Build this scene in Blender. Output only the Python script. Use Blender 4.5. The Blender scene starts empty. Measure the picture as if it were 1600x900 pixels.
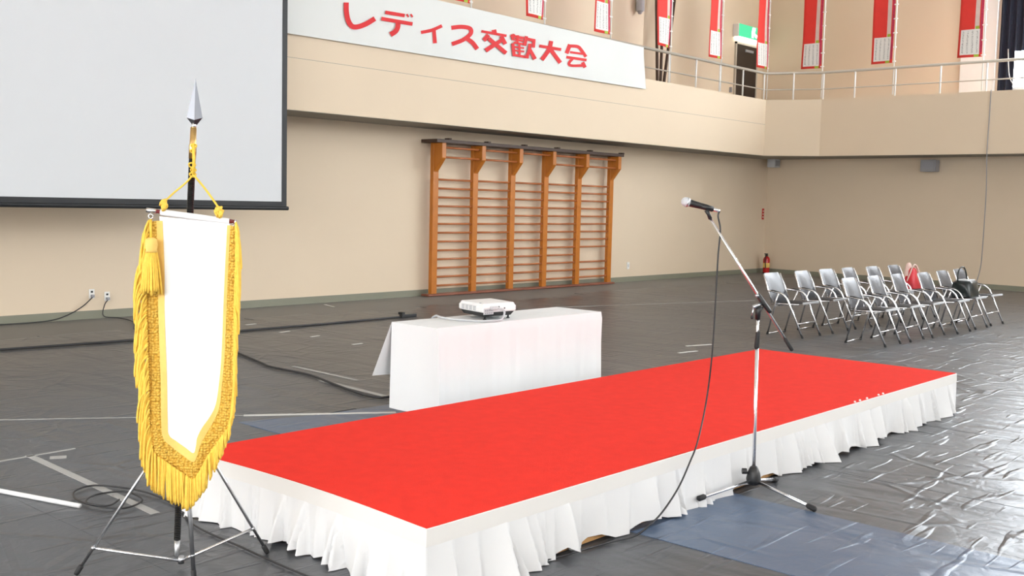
import bpy, math, random
from mathutils import Vector, Matrix
R = random.Random(7)
sc = bpy.context.scene
C = sc.collection

# ------------------------------------------------------------------ camera
FPX, YAW, PITCH, ROLL, CAMZ = 1651.95, 0.8397, 0.0813, 0.0231, 1.55
CAMP = Vector((0, 0, CAMZ))
_f = Vector((math.sin(YAW)*math.cos(PITCH), math.cos(YAW)*math.cos(PITCH), -math.sin(PITCH)))
_r = Vector((math.cos(YAW), -math.sin(YAW), 0))
_u = _r.cross(_f)
cr, sr = math.cos(ROLL), math.sin(ROLL)
RT, UP, FW = _r*cr + _u*sr, _u*cr - _r*sr, _f
cam_data = bpy.data.cameras.new('camera')
cam = bpy.data.objects.new('camera', cam_data)
C.objects.link(cam)
cam_data.sensor_width = 36.0
cam_data.lens = 36.0*FPX/1600.0
cam_data.clip_start = 0.05
cam_data.clip_end = 200
m = Matrix((RT, UP, -FW)).transposed().to_4x4()
m.translation = CAMP
cam.matrix_world = m
sc.camera = cam

# ------------------------------------------------------------------ world, exposure
world = bpy.data.worlds.new('world'); sc.world = world
world.use_nodes = True
world.node_tree.nodes['Background'].inputs[0].default_value = (0.80, 0.88, 1.0, 1)
world.node_tree.nodes['Background'].inputs[1].default_value = 1.0
sc.view_settings.view_transform = 'Standard'
sc.view_settings.look = 'None'
sc.view_settings.gamma = 1.0
sc.view_settings.use_curve_mapping = False
sc.view_settings.exposure = 0.0
WIN_RIGHT, WIN_REAR, WIN_LEFT = 16.5, 4.9, 10.0      # daylight through the window panes of each wall; rear also drives added lower panes

# ------------------------------------------------------------------ pixel helpers
def ray(x, y): return RT*((x-800)/FPX) - UP*((y-450)/FPX) + FW
def on_axis(x, y, ax, v):
    d = ray(x, y); return CAMP + d*((v-CAMP[ax])/d[ax])
def on_floor(x, y, z=0.0): return on_axis(x, y, 2, z)
NH = Vector((math.sin(YAW), math.cos(YAW), 0)); RH = Vector((math.cos(YAW), -math.sin(YAW), 0))
def on_upright(x, y, pt, off=0.0):           # upright plane through pt, square to the viewing direction
    d = ray(x, y); return CAMP + d*(((Vector(pt)-NH*off-CAMP).dot(NH))/d.dot(NH))

# ------------------------------------------------------------------ materials
def lin(r, g, b):
    def c(v):
        v /= 255.0
        return v/12.92 if v <= 0.04045 else ((v+0.055)/1.055)**2.4
    return (c(r), c(g), c(b), 1)
M = {}
def mat(name, col, rough=0.6, metal=0.0, var=0.06, scale=6.0, bump=0.0, bscale=80.0, spec=0.5, sheen=0.0, emit=None, estr=0.0):
    mm = bpy.data.materials.new(name); mm.use_nodes = True
    nt = mm.node_tree; N = nt.nodes; L = nt.links
    b = N['Principled BSDF']
    b.inputs['Roughness'].default_value = rough
    b.inputs['Metallic'].default_value = metal
    b.inputs['Specular IOR Level'].default_value = spec
    if sheen: b.inputs['Sheen Weight'].default_value = sheen
    tc = N.new('ShaderNodeTexCoord')
    ns = N.new('ShaderNodeTexNoise'); ns.inputs['Scale'].default_value = scale; ns.inputs['Detail'].default_value = 4
    L.new(tc.outputs['Object'], ns.inputs['Vector'])
    mx = N.new('ShaderNodeMix'); mx.data_type = 'RGBA'
    lo = [max(0, c*(1-var)) for c in col[:3]]+[1]; hi = [min(1, c*(1+var)) for c in col[:3]]+[1]
    mx.inputs[6].default_value = lo; mx.inputs[7].default_value = hi
    L.new(ns.outputs['Fac'], mx.inputs[0]); L.new(mx.outputs[2], b.inputs['Base Color'])
    if bump:
        n2 = N.new('ShaderNodeTexNoise'); n2.inputs['Scale'].default_value = bscale; n2.inputs['Detail'].default_value = 3
        L.new(tc.outputs['Object'], n2.inputs['Vector'])
        bp = N.new('ShaderNodeBump'); bp.inputs['Strength'].default_value = bump; bp.inputs['Distance'].default_value = 0.01
        L.new(n2.outputs['Fac'], bp.inputs['Height']); L.new(bp.outputs['Normal'], b.inputs['Normal'])
    if emit:
        b.inputs['Emission Color'].default_value = emit; b.inputs['Emission Strength'].default_value = estr
    M[name] = mm
    return mm

WALLC = (0.69, 0.568, 0.425, 1)
mat('wall', WALLC, 0.85, var=0.035, scale=0.8, bump=0.05, bscale=60)
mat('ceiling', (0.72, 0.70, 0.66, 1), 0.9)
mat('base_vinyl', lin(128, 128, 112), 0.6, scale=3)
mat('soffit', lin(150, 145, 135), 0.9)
mat('bare_floor', (0.17, 0.165, 0.155, 1), 0.55, scale=2)
mat('red_carpet', (0.80, 0.035, 0.022, 1), 0.95, var=0.10, scale=14, bump=0.35, bscale=260, spec=0.15)
mat('ply', lin(196, 150, 96), 0.6, scale=10)
mat('skirt', (0.67, 0.668, 0.668, 1), 0.9, var=0.02, spec=0.2, bump=0.05, bscale=300)
mat('band', (0.70, 0.68, 0.65, 1), 0.9, var=0.02, spec=0.2)
mat('cloth', (0.76, 0.765, 0.77, 1), 0.85, var=0.015, spec=0.2)
mat('chrome', (0.84, 0.84, 0.86, 1), 0.24, 1.0, var=0.02)
mat('dull_chrome', (0.50, 0.51, 0.53, 1), 0.3, 1.0, var=0.05)
mat('steel', (0.17, 0.175, 0.19, 1), 0.30, 1.0, var=0.05)
mat('black_plastic', (0.012, 0.012, 0.013, 1), 0.4)
mat('black_rubber', (0.015, 0.015, 0.016, 1), 0.7)
mat('dark_cable', (0.02, 0.02, 0.022, 1), 0.5)
mat('vinyl', (0.030, 0.031, 0.040, 1), 0.36, var=0.1, spec=0.6, bump=0.05, bscale=120)
mat('seat_vinyl', (0.018, 0.015, 0.016, 1), 0.55, spec=0.25)
mat('wood_bars', (0.47, 0.15, 0.012, 1), 0.4, var=0.18, scale=9)
mat('wood_rung', (0.42, 0.13, 0.035, 1), 0.35, var=0.15, scale=12)
mat('wood_dark', (0.06, 0.03, 0.018, 1), 0.5, var=0.2)
mat('wood_base', (0.23, 0.075, 0.04, 1), 0.5, var=0.2)
mat('screen_white', (0.63, 0.645, 0.66, 1), 0.9, var=0.01, spec=0.1)
mat('screen_black', (0.008, 0.009, 0.011, 1), 0.55)
mat('banner_white', (0.70, 0.71, 0.69, 1), 0.8, var=0.03, scale=1.2, spec=0.2)
mat('letter_red', (0.62, 0.010, 0.014, 1), 0.7, var=0.05)
mat('nobori_red', (0.70, 0.035, 0.025, 1), 0.75, var=0.08)
mat('nobori_pale', (0.66, 0.50, 0.45, 1), 0.75, var=0.12, scale=10)
mat('nobori_edge', (0.50, 0.03, 0.08, 1), 0.75, var=0.5, scale=40)
mat('nobori_green', (0.35, 0.45, 0.04, 1), 0.75, var=0.25, scale=30)
mat('white_paint', (0.78, 0.77, 0.74, 1), 0.45, var=0.02)
mat('rail_paint', (0.50, 0.45, 0.38, 1), 0.4, var=0.04)
mat('door_dark', (0.022, 0.013, 0.010, 1), 0.45, var=0.2)
mat('navy', (0.012, 0.016, 0.032, 1), 0.9, var=0.3, scale=8)
mat('gold_yarn', (0.88, 0.55, 0.085, 1), 0.75, var=0.22, scale=60, spec=0.25)
mat('gold_trim', (0.84, 0.55, 0.15, 1), 0.65, var=0.10, scale=40, spec=0.3)
mat('gold_cord', (0.76, 0.50, 0.05, 1), 0.6, var=0.15, scale=90)
mat('flag_white', (0.86, 0.86, 0.86, 1), 0.75, var=0.01, spec=0.3)
mat('brass', (0.65, 0.42, 0.16, 1), 0.3, 1.0, var=0.1)
mat('red_wood', (0.16, 0.012, 0.016, 1), 0.25, var=0.2)
mat('lacquer_black', (0.008, 0.008, 0.009, 1), 0.2)
mat('white_plastic', (0.80, 0.80, 0.80, 1), 0.4, var=0.01)
mat('grey_plastic', (0.30, 0.30, 0.32, 1), 0.5)
mat('pale_grey', (0.52, 0.53, 0.55, 1), 0.5, var=0.02)
mat('ext_red', (0.50, 0.012, 0.012, 1), 0.25)
mat('bag_red', (0.62, 0.015, 0.03, 1), 0.4, var=0.2)
mat('bag_pink', (0.70, 0.50, 0.44, 1), 0.6)
mat('bag_dark', (0.012, 0.018, 0.018, 1), 0.28, var=0.5, scale=10)
mat('paper', (0.75, 0.73, 0.70, 1), 0.7, var=0.02)
mat('tape_white', (0.66, 0.66, 0.64, 1), 0.5, var=0.05)
mat('tape_grey', (0.38, 0.38, 0.37, 1), 0.5, var=0.08)
mat('sign_green', (0.01, 0.32, 0.16, 1), 0.4, emit=(0.10, 0.85, 0.42, 1), estr=0.75)
mat('sign_white', (0.8, 0.8, 0.8, 1), 0.4, emit=(0.95, 1.0, 0.95, 1), estr=1.6)
mat('lamp_white', (0.8, 0.8, 0.8, 1), 0.4, emit=(1.0, 1.0, 0.9, 1), estr=5.0)
mat('pane_right', (0.8, 0.8, 0.8, 1), 0.3, emit=(0.86, 0.93, 1.0, 1), estr=WIN_RIGHT)
mat('pane_rear', (0.8, 0.8, 0.8, 1), 0.3, emit=(0.92, 0.96, 1.0, 1), estr=WIN_REAR)
mat('pane_left', (0.8, 0.8, 0.8, 1), 0.3, emit=(0.96, 0.98, 1.0, 1), estr=WIN_LEFT)
for k in ('pane_right', 'pane_rear', 'pane_left'): M[k].cycles.emission_sampling = 'FRONT_BACK'

def sheet_material(name, col, wrinkle):
    mm = bpy.data.materials.new(name); mm.use_nodes = True
    nt = mm.node_tree; N = nt.nodes; L = nt.links; b = N['Principled BSDF']
    b.inputs['Roughness'].default_value = 0.34
    b.inputs['Specular IOR Level'].default_value = 0.5
    tc = N.new('ShaderNodeTexCoord')
    def mapped(sx, sy, rot=0.0):
        mp = N.new('ShaderNodeMapping'); mp.inputs['Scale'].default_value = (sx, sy, 1); mp.inputs['Rotation'].default_value = (0, 0, rot)
        L.new(tc.outputs['Object'], mp.inputs['Vector']); return mp.outputs['Vector']
    def noise(vec, scale, detail=3, dist=0.0):
        n = N.new('ShaderNodeTexNoise'); n.inputs['Scale'].default_value = scale; n.inputs['Detail'].default_value = detail; n.inputs['Distortion'].default_value = dist
        L.new(vec, n.inputs['Vector']); return n.outputs['Fac']
    def math_(op, a, bb):
        n = N.new('ShaderNodeMath'); n.operation = op
        for i, v in enumerate((a, bb)):
            if isinstance(v, (int, float)): n.inputs[i].default_value = v
            else: L.new(v, n.inputs[i])
        return n.outputs[0]
    def ramp(v, a, c):
        n = N.new('ShaderNodeMapRange'); n.inputs['From Min'].default_value = a; n.inputs['From Max'].default_value = c
        L.new(v, n.inputs['Value']); return n.outputs['Result']
    oi = N.new('ShaderNodeObjectInfo')
    tone = math_('ADD', math_('MULTIPLY', oi.outputs['Random'], 0.5), math_('MULTIPLY', noise(mapped(1, 1), 1.6), 0.5))
    mx = N.new('ShaderNodeMix'); mx.data_type = 'RGBA'
    mx.inputs[6].default_value = [c*0.82 for c in col]+[1]; mx.inputs[7].default_value = [c*1.18 for c in col]+[1]
    L.new(tone, mx.inputs[0]); L.new(mx.outputs[2], b.inputs['Base Color'])
    # long soft pulls along the roll, short creases across it, sharp crumples
    h1 = math_('MULTIPLY', noise(mapped(1.5, 0.5), 2.2, 2, 0.6), 1.0)
    cr_ = ramp(noise(mapped(1.3, 9.0, 0.05), 1.5, 1, 0.2), 0.60, 0.70)
    h2 = math_('MULTIPLY', cr_, 0.16)
    vo = N.new('ShaderNodeTexVoronoi'); vo.feature = 'DISTANCE_TO_EDGE'; vo.inputs['Scale'].default_value = 2.3
    L.new(mapped(1.0, 0.8, 0.3), vo.inputs['Vector'])
    h3 = math_('MULTIPLY', ramp(vo.outputs['Distance'], 0.07, 0.0), math_('MULTIPLY', ramp(noise(mapped(1, 1), 1.1, 2), 0.45, 0.65), 0.22))
    h4 = math_('MULTIPLY', noise(mapped(5, 5), 2.0, 5, 1.2), 0.12)
    hh = math_('ADD', math_('ADD', h1, h2), math_('ADD', h3, h4))
    bp = N.new('ShaderNodeBump'); bp.inputs['Strength'].default_value = wrinkle; bp.inputs['Distance'].default_value = 0.05
    L.new(hh, bp.inputs['Height']); L.new(bp.outputs['Normal'], b.inputs['Normal'])
    M[name] = mm
sheet_material('sheet_grey', (0.068, 0.072, 0.080), 0.55)
sheet_material('sheet_blue', (0.085, 0.125, 0.20), 0.45)

def pole_material():
    mm = mat('ribbed_black', (0.010, 0.010, 0.011, 1), 0.22)
    N = mm.node_tree.nodes; L = mm.node_tree.links
    wv = N.new('ShaderNodeTexWave'); wv.bands_direction = 'Z'; wv.inputs['Scale'].default_value = 42
    tc = N.new('ShaderNodeTexCoord'); L.new(tc.outputs['Object'], wv.inputs['Vector'])
    bp = N.new('ShaderNodeBump'); bp.inputs['Strength'].default_value = 1.0; bp.inputs['Distance'].default_value = 0.01
    L.new(wv.outputs['Fac'], bp.inputs['Height']); L.new(bp.outputs['Normal'], N['Principled BSDF'].inputs['Normal'])
pole_material()
def net_material():
    mm = mat('gold_net', (0.80, 0.47, 0.06, 1), 0.75, var=0.2, scale=70, spec=0.3)
    N = mm.node_tree.nodes; L = mm.node_tree.links
    tc = N.new('ShaderNodeTexCoord')
    vo = N.new('ShaderNodeTexVoronoi'); vo.inputs['Scale'].default_value = 95; vo.inputs['Randomness'].default_value = 0.55
    L.new(tc.outputs['Object'], vo.inputs['Vector'])
    bp = N.new('ShaderNodeBump'); bp.inputs['Strength'].default_value = 1.0; bp.inputs['Distance'].default_value = 0.012; bp.invert = True
    L.new(vo.outputs['Distance'], bp.inputs['Height']); L.new(bp.outputs['Normal'], N['Principled BSDF'].inputs['Normal'])
    mr = N.new('ShaderNodeMapRange'); mr.inputs['From Min'].default_value = 0.15; mr.inputs['From Max'].default_value = 0.75
    L.new(vo.outputs['Distance'], mr.inputs['Value'])
    mx = N.new('ShaderNodeMix'); mx.data_type = 'RGBA'
    mx.inputs[6].default_value = (0.90, 0.58, 0.11, 1); mx.inputs[7].default_value = (0.60, 0.30, 0.025, 1)
    L.new(mr.outputs['Result'], mx.inputs[0]); L.new(mx.outputs[2], N['Principled BSDF'].inputs['Base Color'])
net_material()
def print_material():                          # columns of tiny illegible print on the banners' white panels
    mm = mat('fine_print', (0.75, 0.73, 0.70, 1), 0.7)
    N = mm.node_tree.nodes; L = mm.node_tree.links
    tc = N.new('ShaderNodeTexCoord')
    mp = N.new('ShaderNodeMapping'); mp.inputs['Scale'].default_value = (1, 1, 1); L.new(tc.outputs['UV'], mp.inputs['Vector'])
    sx = N.new('ShaderNodeSeparateXYZ'); L.new(mp.outputs['Vector'], sx.inputs[0])
    def math_(op, a, bb):
        n = N.new('ShaderNodeMath'); n.operation = op
        for i, v in enumerate((a, bb)):
            if isinstance(v, (int, float)): n.inputs[i].default_value = v
            else: L.new(v, n.inputs[i])
        return n.outputs[0]
    col = math_('FRACT', math_('MULTIPLY', sx.outputs['X'], 4.0), 0)
    incol = math_('LESS_THAN', math_('ABSOLUTE', math_('SUBTRACT', col, 0.5), 0), 0.17)
    ns = N.new('ShaderNodeTexNoise'); ns.inputs['Scale'].default_value = 1.0; ns.inputs['Detail'].default_value = 2
    m2 = N.new('ShaderNodeMapping'); m2.inputs['Scale'].default_value = (22, 46, 1); L.new(tc.outputs['UV'], m2.inputs['Vector']); L.new(m2.outputs['Vector'], ns.inputs['Vector'])
    ink = math_('GREATER_THAN', ns.outputs['Fac'], 0.55)
    inr = math_('LESS_THAN', math_('ABSOLUTE', math_('SUBTRACT', sx.outputs['Y'], 0.5), 0), 0.44)
    fac = math_('MULTIPLY', math_('MULTIPLY', incol, ink), inr)
    mx = N.new('ShaderNodeMix'); mx.data_type = 'RGBA'
    mx.inputs[6].default_value = (0.72, 0.70, 0.67, 1); mx.inputs[7].default_value = (0.06, 0.06, 0.06, 1)
    L.new(fac, mx.inputs[0]); L.new(mx.outputs[2], N['Principled BSDF'].inputs['Base Color'])
print_material()

# ------------------------------------------------------------------ mesh builder
def world_off(o):
    v = Vector((0, 0, 0))
    while o is not None: v += o.location; o = o.parent
    return v
class MB:
    def __init__(s): s.v = []; s.f = []; s.uv = None
    def quad(s, a, b, c, d):
        i = len(s.v); s.v += [Vector(a), Vector(b), Vector(c), Vector(d)]; s.f.append((i, i+1, i+2, i+3)); return s
    def box(s, x0, x1, y0, y1, z0, z1):
        i = len(s.v)
        s.v += [Vector((x, y, z)) for z in (z0, z1) for x, y in ((x0, y0), (x1, y0), (x1, y1), (x0, y1))]
        s.f += [tuple(i+k for k in q) for q in ((3, 2, 1, 0), (4, 5, 6, 7), (0, 1, 5, 4), (1, 2, 6, 5), (2, 3, 7, 6), (3, 0, 4, 7))]; return s
    def prism(s, poly, z0, z1):
        n = len(poly); i = len(s.v)
        s.v += [Vector((x, y, z0)) for x, y in poly] + [Vector((x, y, z1)) for x, y in poly]
        s.f.append(tuple(i+k for k in reversed(range(n)))); s.f.append(tuple(i+n+k for k in range(n)))
        s.f += [(i+k, i+(k+1) % n, i+n+(k+1) % n, i+n+k) for k in range(n)]; return s
    def hexa(s, b, t):                          # eight corners: bottom ring, top ring
        i = len(s.v); s.v += [Vector(p) for p in b+t]; n = len(b)
        s.f.append(tuple(i+k for k in reversed(range(n)))); s.f.append(tuple(i+n+k for k in range(n)))
        s.f += [(i+k, i+(k+1) % n, i+n+(k+1) % n, i+n+k) for k in range(n)]; return s
    def tube(s, pts, rad, n=8, cap=True):
        pts = [Vector(p) for p in pts]; rs = rad if isinstance(rad, (list, tuple)) else [rad]*len(pts)
        rings = []; prev = None
        for k, p in enumerate(pts):
            t = (pts[min(k+1, len(pts)-1)] - pts[max(k-1, 0)])
            if t.length < 1e-9: t = Vector((0, 0, 1))
            t.normalize()
            if prev is None:
                a = Vector((0, 0, 1)) if abs(t.z) < 0.9 else Vector((1, 0, 0))
                prev = t.cross(a).normalized()
            prev = (prev - t*prev.dot(t))
            if prev.length < 1e-6: prev = t.orthogonal()
            prev.normalize(); q = t.cross(prev)
            i = len(s.v)
            s.v += [p + (prev*math.cos(2*math.pi*j/n) + q*math.sin(2*math.pi*j/n))*rs[k] for j in range(n)]
            rings.append(i)
        for a, b in zip(rings, rings[1:]):
            s.f += [(a+j, a+(j+1) % n, b+(j+1) % n, b+j) for j in range(n)]
        if cap:
            s.f.append(tuple(rings[0]+j for j in reversed(range(n)))); s.f.append(tuple(rings[-1]+j for j in range(n)))
        return s
    def lathe(s, prof, org, axis=(0, 0, 1), n=16):   # prof: (radius, height)
        ax = Vector(axis).normalized(); o = Vector(org); a = ax.orthogonal().normalized(); b = ax.cross(a); rings = []
        for r, h in prof:
            i = len(s.v); s.v += [o + ax*h + (a*math.cos(2*math.pi*j/n)+b*math.sin(2*math.pi*j/n))*max(r, 1e-4) for j in range(n)]; rings.append(i)
        for p, q in zip(rings, rings[1:]): s.f += [(p+j, p+(j+1) % n, q+(j+1) % n, q+j) for j in range(n)]
        s.f.append(tuple(rings[0]+j for j in reversed(range(n)))); s.f.append(tuple(rings[-1]+j for j in range(n))); return s
    def grid(s, fn, nu, nv, close=False):
        i = len(s.v)
        for a in range(nu+1):
            for b in range(nv+1): s.v.append(Vector(fn(a/nu, b/nv)))
        for a in range(nu):
            for b in range(nv):
                k = i+a*(nv+1)+b; s.f.append((k, k+nv+1, k+nv+2, k+1))
        return s
    def build(s, name, material, parent=None, smooth=False, bevel=0.0, solid=0.0, kind=None, local=False, uv=None):
        off = Vector((0, 0, 0)) if local else world_off(parent)
        me = bpy.data.meshes.new(name)
        me.from_pydata([tuple(v-off) for v in s.v], [], s.f); me.validate()
        me.materials.append(M[material])
        if uv:
            l = me.uv_layers.new(name='UVMap')
            for lp in me.loops: l.data[lp.index].uv = uv[lp.vertex_index]
        if smooth: me.polygons.foreach_set('use_smooth', [True]*len(me.polygons))
        o = bpy.data.objects.new(name, me); C.objects.link(o); o.parent = parent
        if solid:
            md = o.modifiers.new('solidify', 'SOLIDIFY'); md.thickness = solid; md.offset = 0
        if bevel:
            md = o.modifiers.new('bevel', 'BEVEL'); md.width = bevel; md.segments = 2; md.limit_method = 'ANGLE'
        if kind: o['kind'] = kind
        return o
def tag(o, label, cat, group=None):
    o['label'] = label; o['category'] = cat
    if group: o['group'] = group
    return o
def thing(name, loc, label, cat, group=None):
    o = bpy.data.objects.new(name, None); C.objects.link(o); o.location = loc; o.empty_display_size = 0.1
    return tag(o, label, cat, group)
def smooth_path(pts, sub=8):                    # Catmull-Rom
    P = [Vector(p) for p in pts]; out = []
    for i in range(len(P)-1):
        a, b, c, d = P[max(i-1, 0)], P[i], P[i+1], P[min(i+2, len(P)-1)]
        for k in range(sub):
            t = k/sub; out.append(0.5*((2*b)+(c-a)*t+(2*a-5*b+4*c-d)*t*t+(3*b-a-3*c+d)*t**3))
    return out+[P[-1]]
def copy_tree(o, parent=None):
    c = o.copy(); C.objects.link(c); c.parent = parent
    for ch in list(o.children): copy_tree(ch, c)
    return c

# ================================================================== THE HALL
YA, YF = 12.492, 11.615            # back wall, front of its gallery
XF = 21.631                        # front of the gallery on the right
YU, XU = 13.30, 24.0               # upper walls behind the galleries
X0, Y0, ZT = -7.0, -9.0, 9.0       # left wall, wall behind the camera, ceiling
ZLO, ZG, ZHI = 2.695, 3.45, 3.91   # soffit, gallery floor, parapet top
def structure(o): o['kind'] = 'structure'; return o

floor = structure(MB().box(X0-0.3, XU+0.3, Y0-0.3, YU+0.3, -0.2, -0.004).build('floor', 'bare_floor'))
ceiling = structure(MB().box(X0-0.3, XU+0.3, Y0-0.3, YU+0.3, ZT, ZT+0.2).build('ceiling', 'ceiling'))
structure(MB().box(X0-0.3, 23.0, YA, YU+0.3, 0, ZLO).build('wall_back', 'wall'))
structure(MB().box(X0-0.3, 17.69, YA, YU+0.3, ZG, ZT).build('wall_back_upper', 'wall'))
structure(MB().box(17.69, XU+0.3, YU, YU+0.3, ZG, ZT).build('wall_back_recess', 'wall'))
wall_right = structure(MB().prism([(23.0, YA), (22.5, 6.4), (22.5, Y0), (XU+0.3, Y0), (XU+0.3, YU+0.3), (23.0, YU+0.3)], 0, ZLO).build('wall_right', 'wall'))
gl = MB().prism([(X0, YF), (21.17, YF), (XF, 10.53), (XF, Y0), (XU+0.3, Y0), (XU+0.3, YU+0.3), (X0, YU+0.3)], ZLO, ZG)
gl.prism([(X0, YF), (21.17, YF), (XF, 10.53), (XF, Y0), (XF+0.12, Y0), (XF+0.12, 10.56), (21.25, YF+0.12), (X0, YF+0.12)], ZG, ZHI)
balcony = structure(gl.build('trim_1', 'wall')); balcony['label'] = 'beige gallery parapet running round the hall'
jz = on_axis(451, 89, 1, YF).z
MB().box(X0, 21.17, YF-0.0015, YF, jz-0.003, jz+0.003).build('joint', 'soffit', balcony)
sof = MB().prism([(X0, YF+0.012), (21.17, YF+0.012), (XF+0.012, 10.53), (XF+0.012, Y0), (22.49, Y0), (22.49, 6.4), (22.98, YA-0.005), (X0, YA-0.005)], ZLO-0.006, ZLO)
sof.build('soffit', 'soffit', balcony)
structure(MB().prism([(X0, YA), (X0, YA-0.016), (22.985, YA-0.016), (23.0, YA)], -0.004, 0.098).build('baseboard_back', 'base_vinyl'))
structure(MB().prism([(23.0, YA), (22.984, YA-0.016), (22.484, 6.40), (22.484, Y0), (22.5, Y0), (22.5, 6.4)], -0.004, 0.098).build('baseboard_right', 'base_vinyl'))

def window(n, axis, pos, inward, a0, a1, z0, z1, panes, pane_mat):
    """window in a wall at axis=pos; 'inward' is the sign towards the room; spans a0..a1 along the wall"""
    def bx(mb, p0, p1, q0, q1, r0, r1):
        lo, hi = sorted((pos+inward*p0, pos+inward*p1))
        if axis == 0: mb.box(lo, hi, q0, q1, r0, r1)
        else: mb.box(q0, q1, lo, hi, r0, r1)
    fr = MB(); t = 0.06
    bx(fr, -0.12, 0.02, a0, a1, z0, z0+t); bx(fr, -0.12, 0.02, a0, a1, z1-t, z1)
    bx(fr, -0.12, 0.02, a0, a0+t, z0+t, z1-t); bx(fr, -0.12, 0.02, a1-t, a1, z0+t, z1-t)
    w = structure(fr.build('window_%d' % n, 'white_paint'))
    nc, nr = panes; aw = (a1-a0-2*t)/nc; zh = (z1-z0-2*t)/nr
    for i in range(nc):
        for j in range(nr):
            p = MB(); bx(p, -0.09, -0.08, a0+t+i*aw+0.02, a0+t+(i+1)*aw-0.02, z0+t+j*zh+0.02, z0+t+(j+1)*zh-0.02)
            p.build('pane', pane_mat, w)
    mu = MB()
    for i in range(1, nc): bx(mu, -0.11, -0.05, a0+t+i*aw-0.025, a0+t+i*aw+0.025, z0+t, z1-t)
    for j in range(1, nr): bx(mu, -0.11, -0.055, a0+t, a1-t, z0+t+j*zh-0.025, z0+t+j*zh+0.025)
    if mu.v: mu.build('mullion', 'white_paint', w)
    return w
def windowed(name, axis, pos, inward, lo, hi, z0, z1, wz0, wz1, spans):
    """upper wall 0.3 thick with openings; spans = list of (a0, a1) sorted"""
    mb = MB()
    def bx(q0, q1, r0, r1):
        a, b = sorted((pos, pos-inward*0.3))
        if axis == 0: mb.box(a, b, q0, q1, r0, r1)
        else: mb.box(q0, q1, a, b, r0, r1)
    bx(lo, hi, z0, wz0); bx(lo, hi, wz1, z1)
    e = lo
    for a0, a1 in spans: bx(e, a0, wz0, wz1); e = a1
    bx(e, hi, wz0, wz1)
    return structure(mb.build(name, 'wall'))
wn = 1
sp = [(-8.4+2.65*i, -8.4+2.65*i+2.2) for i in range(6)]          # gallery windows of the right wall, up to y = 7.05+
sp[-1] = (sp[-1][0], 7.56)
windowed('wall_right_upper', 0, XU, -1, Y0, YU, ZG, ZT, 4.15, 8.4, sp)
for a0, a1 in reversed(sp): window(wn, 0, XU, -1, a0, a1, 4.15, 8.4, (2, 3), 'pane_right'); wn += 1
sp = [(-6.4+3.4*i, -6.4+3.4*i+2.6) for i in range(9)]
windowed('wall_front', 1, Y0, 1, X0-0.3, XU+0.3, 3.6, ZT, 4.0, 7.8, sp)
for a0, a1 in sp: window(wn, 1, Y0, 1, a0, a1, 4.0, 7.8, (2, 3), 'pane_rear'); wn += 1
sp = [(7.2+3.4*i, 7.2+3.4*i+2.6) for i in range(4)]                # unseen ground-floor windows behind the camera, added to brighten the right wall
windowed('wall_front_lower', 1, Y0, 1, X0-0.3, XU+0.3, 0, 3.6, 0.8, 3.3, sp)
for a0, a1 in sp: window(wn, 1, Y0, 1, a0, a1, 0.8, 3.3, (2, 2), 'pane_rear'); wn += 1
sp = [(-8.0+3.4*i, -8.0+3.4*i+2.6) for i in range(6)]
windowed('wall_left', 0, X0, 1, Y0, YU, 0, ZT, 1.0, 5.2, sp)
for a0, a1 in sp: window(wn, 0, X0, 1, a0, a1, 1.0, 5.2, (2, 3), 'pane_left'); wn += 1

# pale pilaster and dark curtain beside the first gallery window
structure(MB().box(XU-0.10, XU, 7.72, 8.44, ZG, ZT).build('trim_2', 'white_paint'))
ct = thing('gallery_curtain', (XU-0.16, 7.4, 3.6), 'dark navy curtain at the bright gallery window, upper right', 'curtain')
def curtain(u, v):
    y = 7.62 - u*0.62
    zb = 3.6 if y > 7.29 else 4.95
    z = 8.6 + (zb-8.6)*v
    return (XU-0.16+0.035*math.sin(y*42)+0.015*math.sin(y*91), y, z)
MB().grid(curtain, 60, 10).build('curtain_cloth', 'navy', ct, smooth=True, solid=0.004)
MB().tube(smooth_path([(XU-0.24, 7.42, 5.0), (XU-0.26, 7.36, 4.45), (XU-0.28, 7.22, 4.22), (XU-0.26, 7.12, 4.35), (XU-0.24, 7.05, 4.9)], 6), 0.008, 5).build('cord', 'white_paint', ct, smooth=True)

# gallery door with its lit exit sign
dx0, dx1 = 22.66, 23.62
d = structure(MB().box(dx0, dx1, YU-0.03, YU, ZG, 5.45).build('door_1', 'door_dark'))
MB().box(dx0-0.05, dx0, YU-0.045, YU, ZG, 5.5).box(dx1, dx1+0.05, YU-0.045, YU, ZG, 5.5).box(dx0-0.05, dx1+0.05, YU-0.045, YU, 5.45, 5.5).build('door_frame', 'rail_paint', d)
MB().box(dx1-0.55, dx1-0.2, YU-0.06, YU-0.03, 5.30, 5.36).build('door_closer', 'grey_plastic', d)
ex = thing('exit_sign', (23.1, YU, 5.55), 'lit green emergency exit sign above the dark gallery door', 'sign')
MB().box(22.50, 23.74, YU-0.16, YU-0.001, 5.60, 5.90).build('housing', 'white_paint', ex, bevel=0.01)
MB().box(22.51, 23.73, YU-0.175, YU-0.16, 5.605, 5.895).build('green_panel', 'sign_green', ex)
pic = MB()
def sig(pts):
    i = len(pic.v); pic.v.extend(Vector((22.51+1.22*a, YU-0.178, 5.605+0.29*b)) for a, b in pts); pic.f.append(tuple(range(i, i+len(pts))))
sig([(0.47, 0.08), (0.55, 0.08), (0.58, 0.5), (0.66, 0.30), (0.80, 0.24), (0.80, 0.12), (0.62, 0.14), (0.60, 0.62), (0.60, 0.92), (0.50, 0.92), (0.47, 0.62)])
sig([(0.50, 0.70), (0.62, 0.70), (0.62, 0.95), (0.50, 0.95)])
pic.build('pictogram', 'sign_white', ex)
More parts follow.
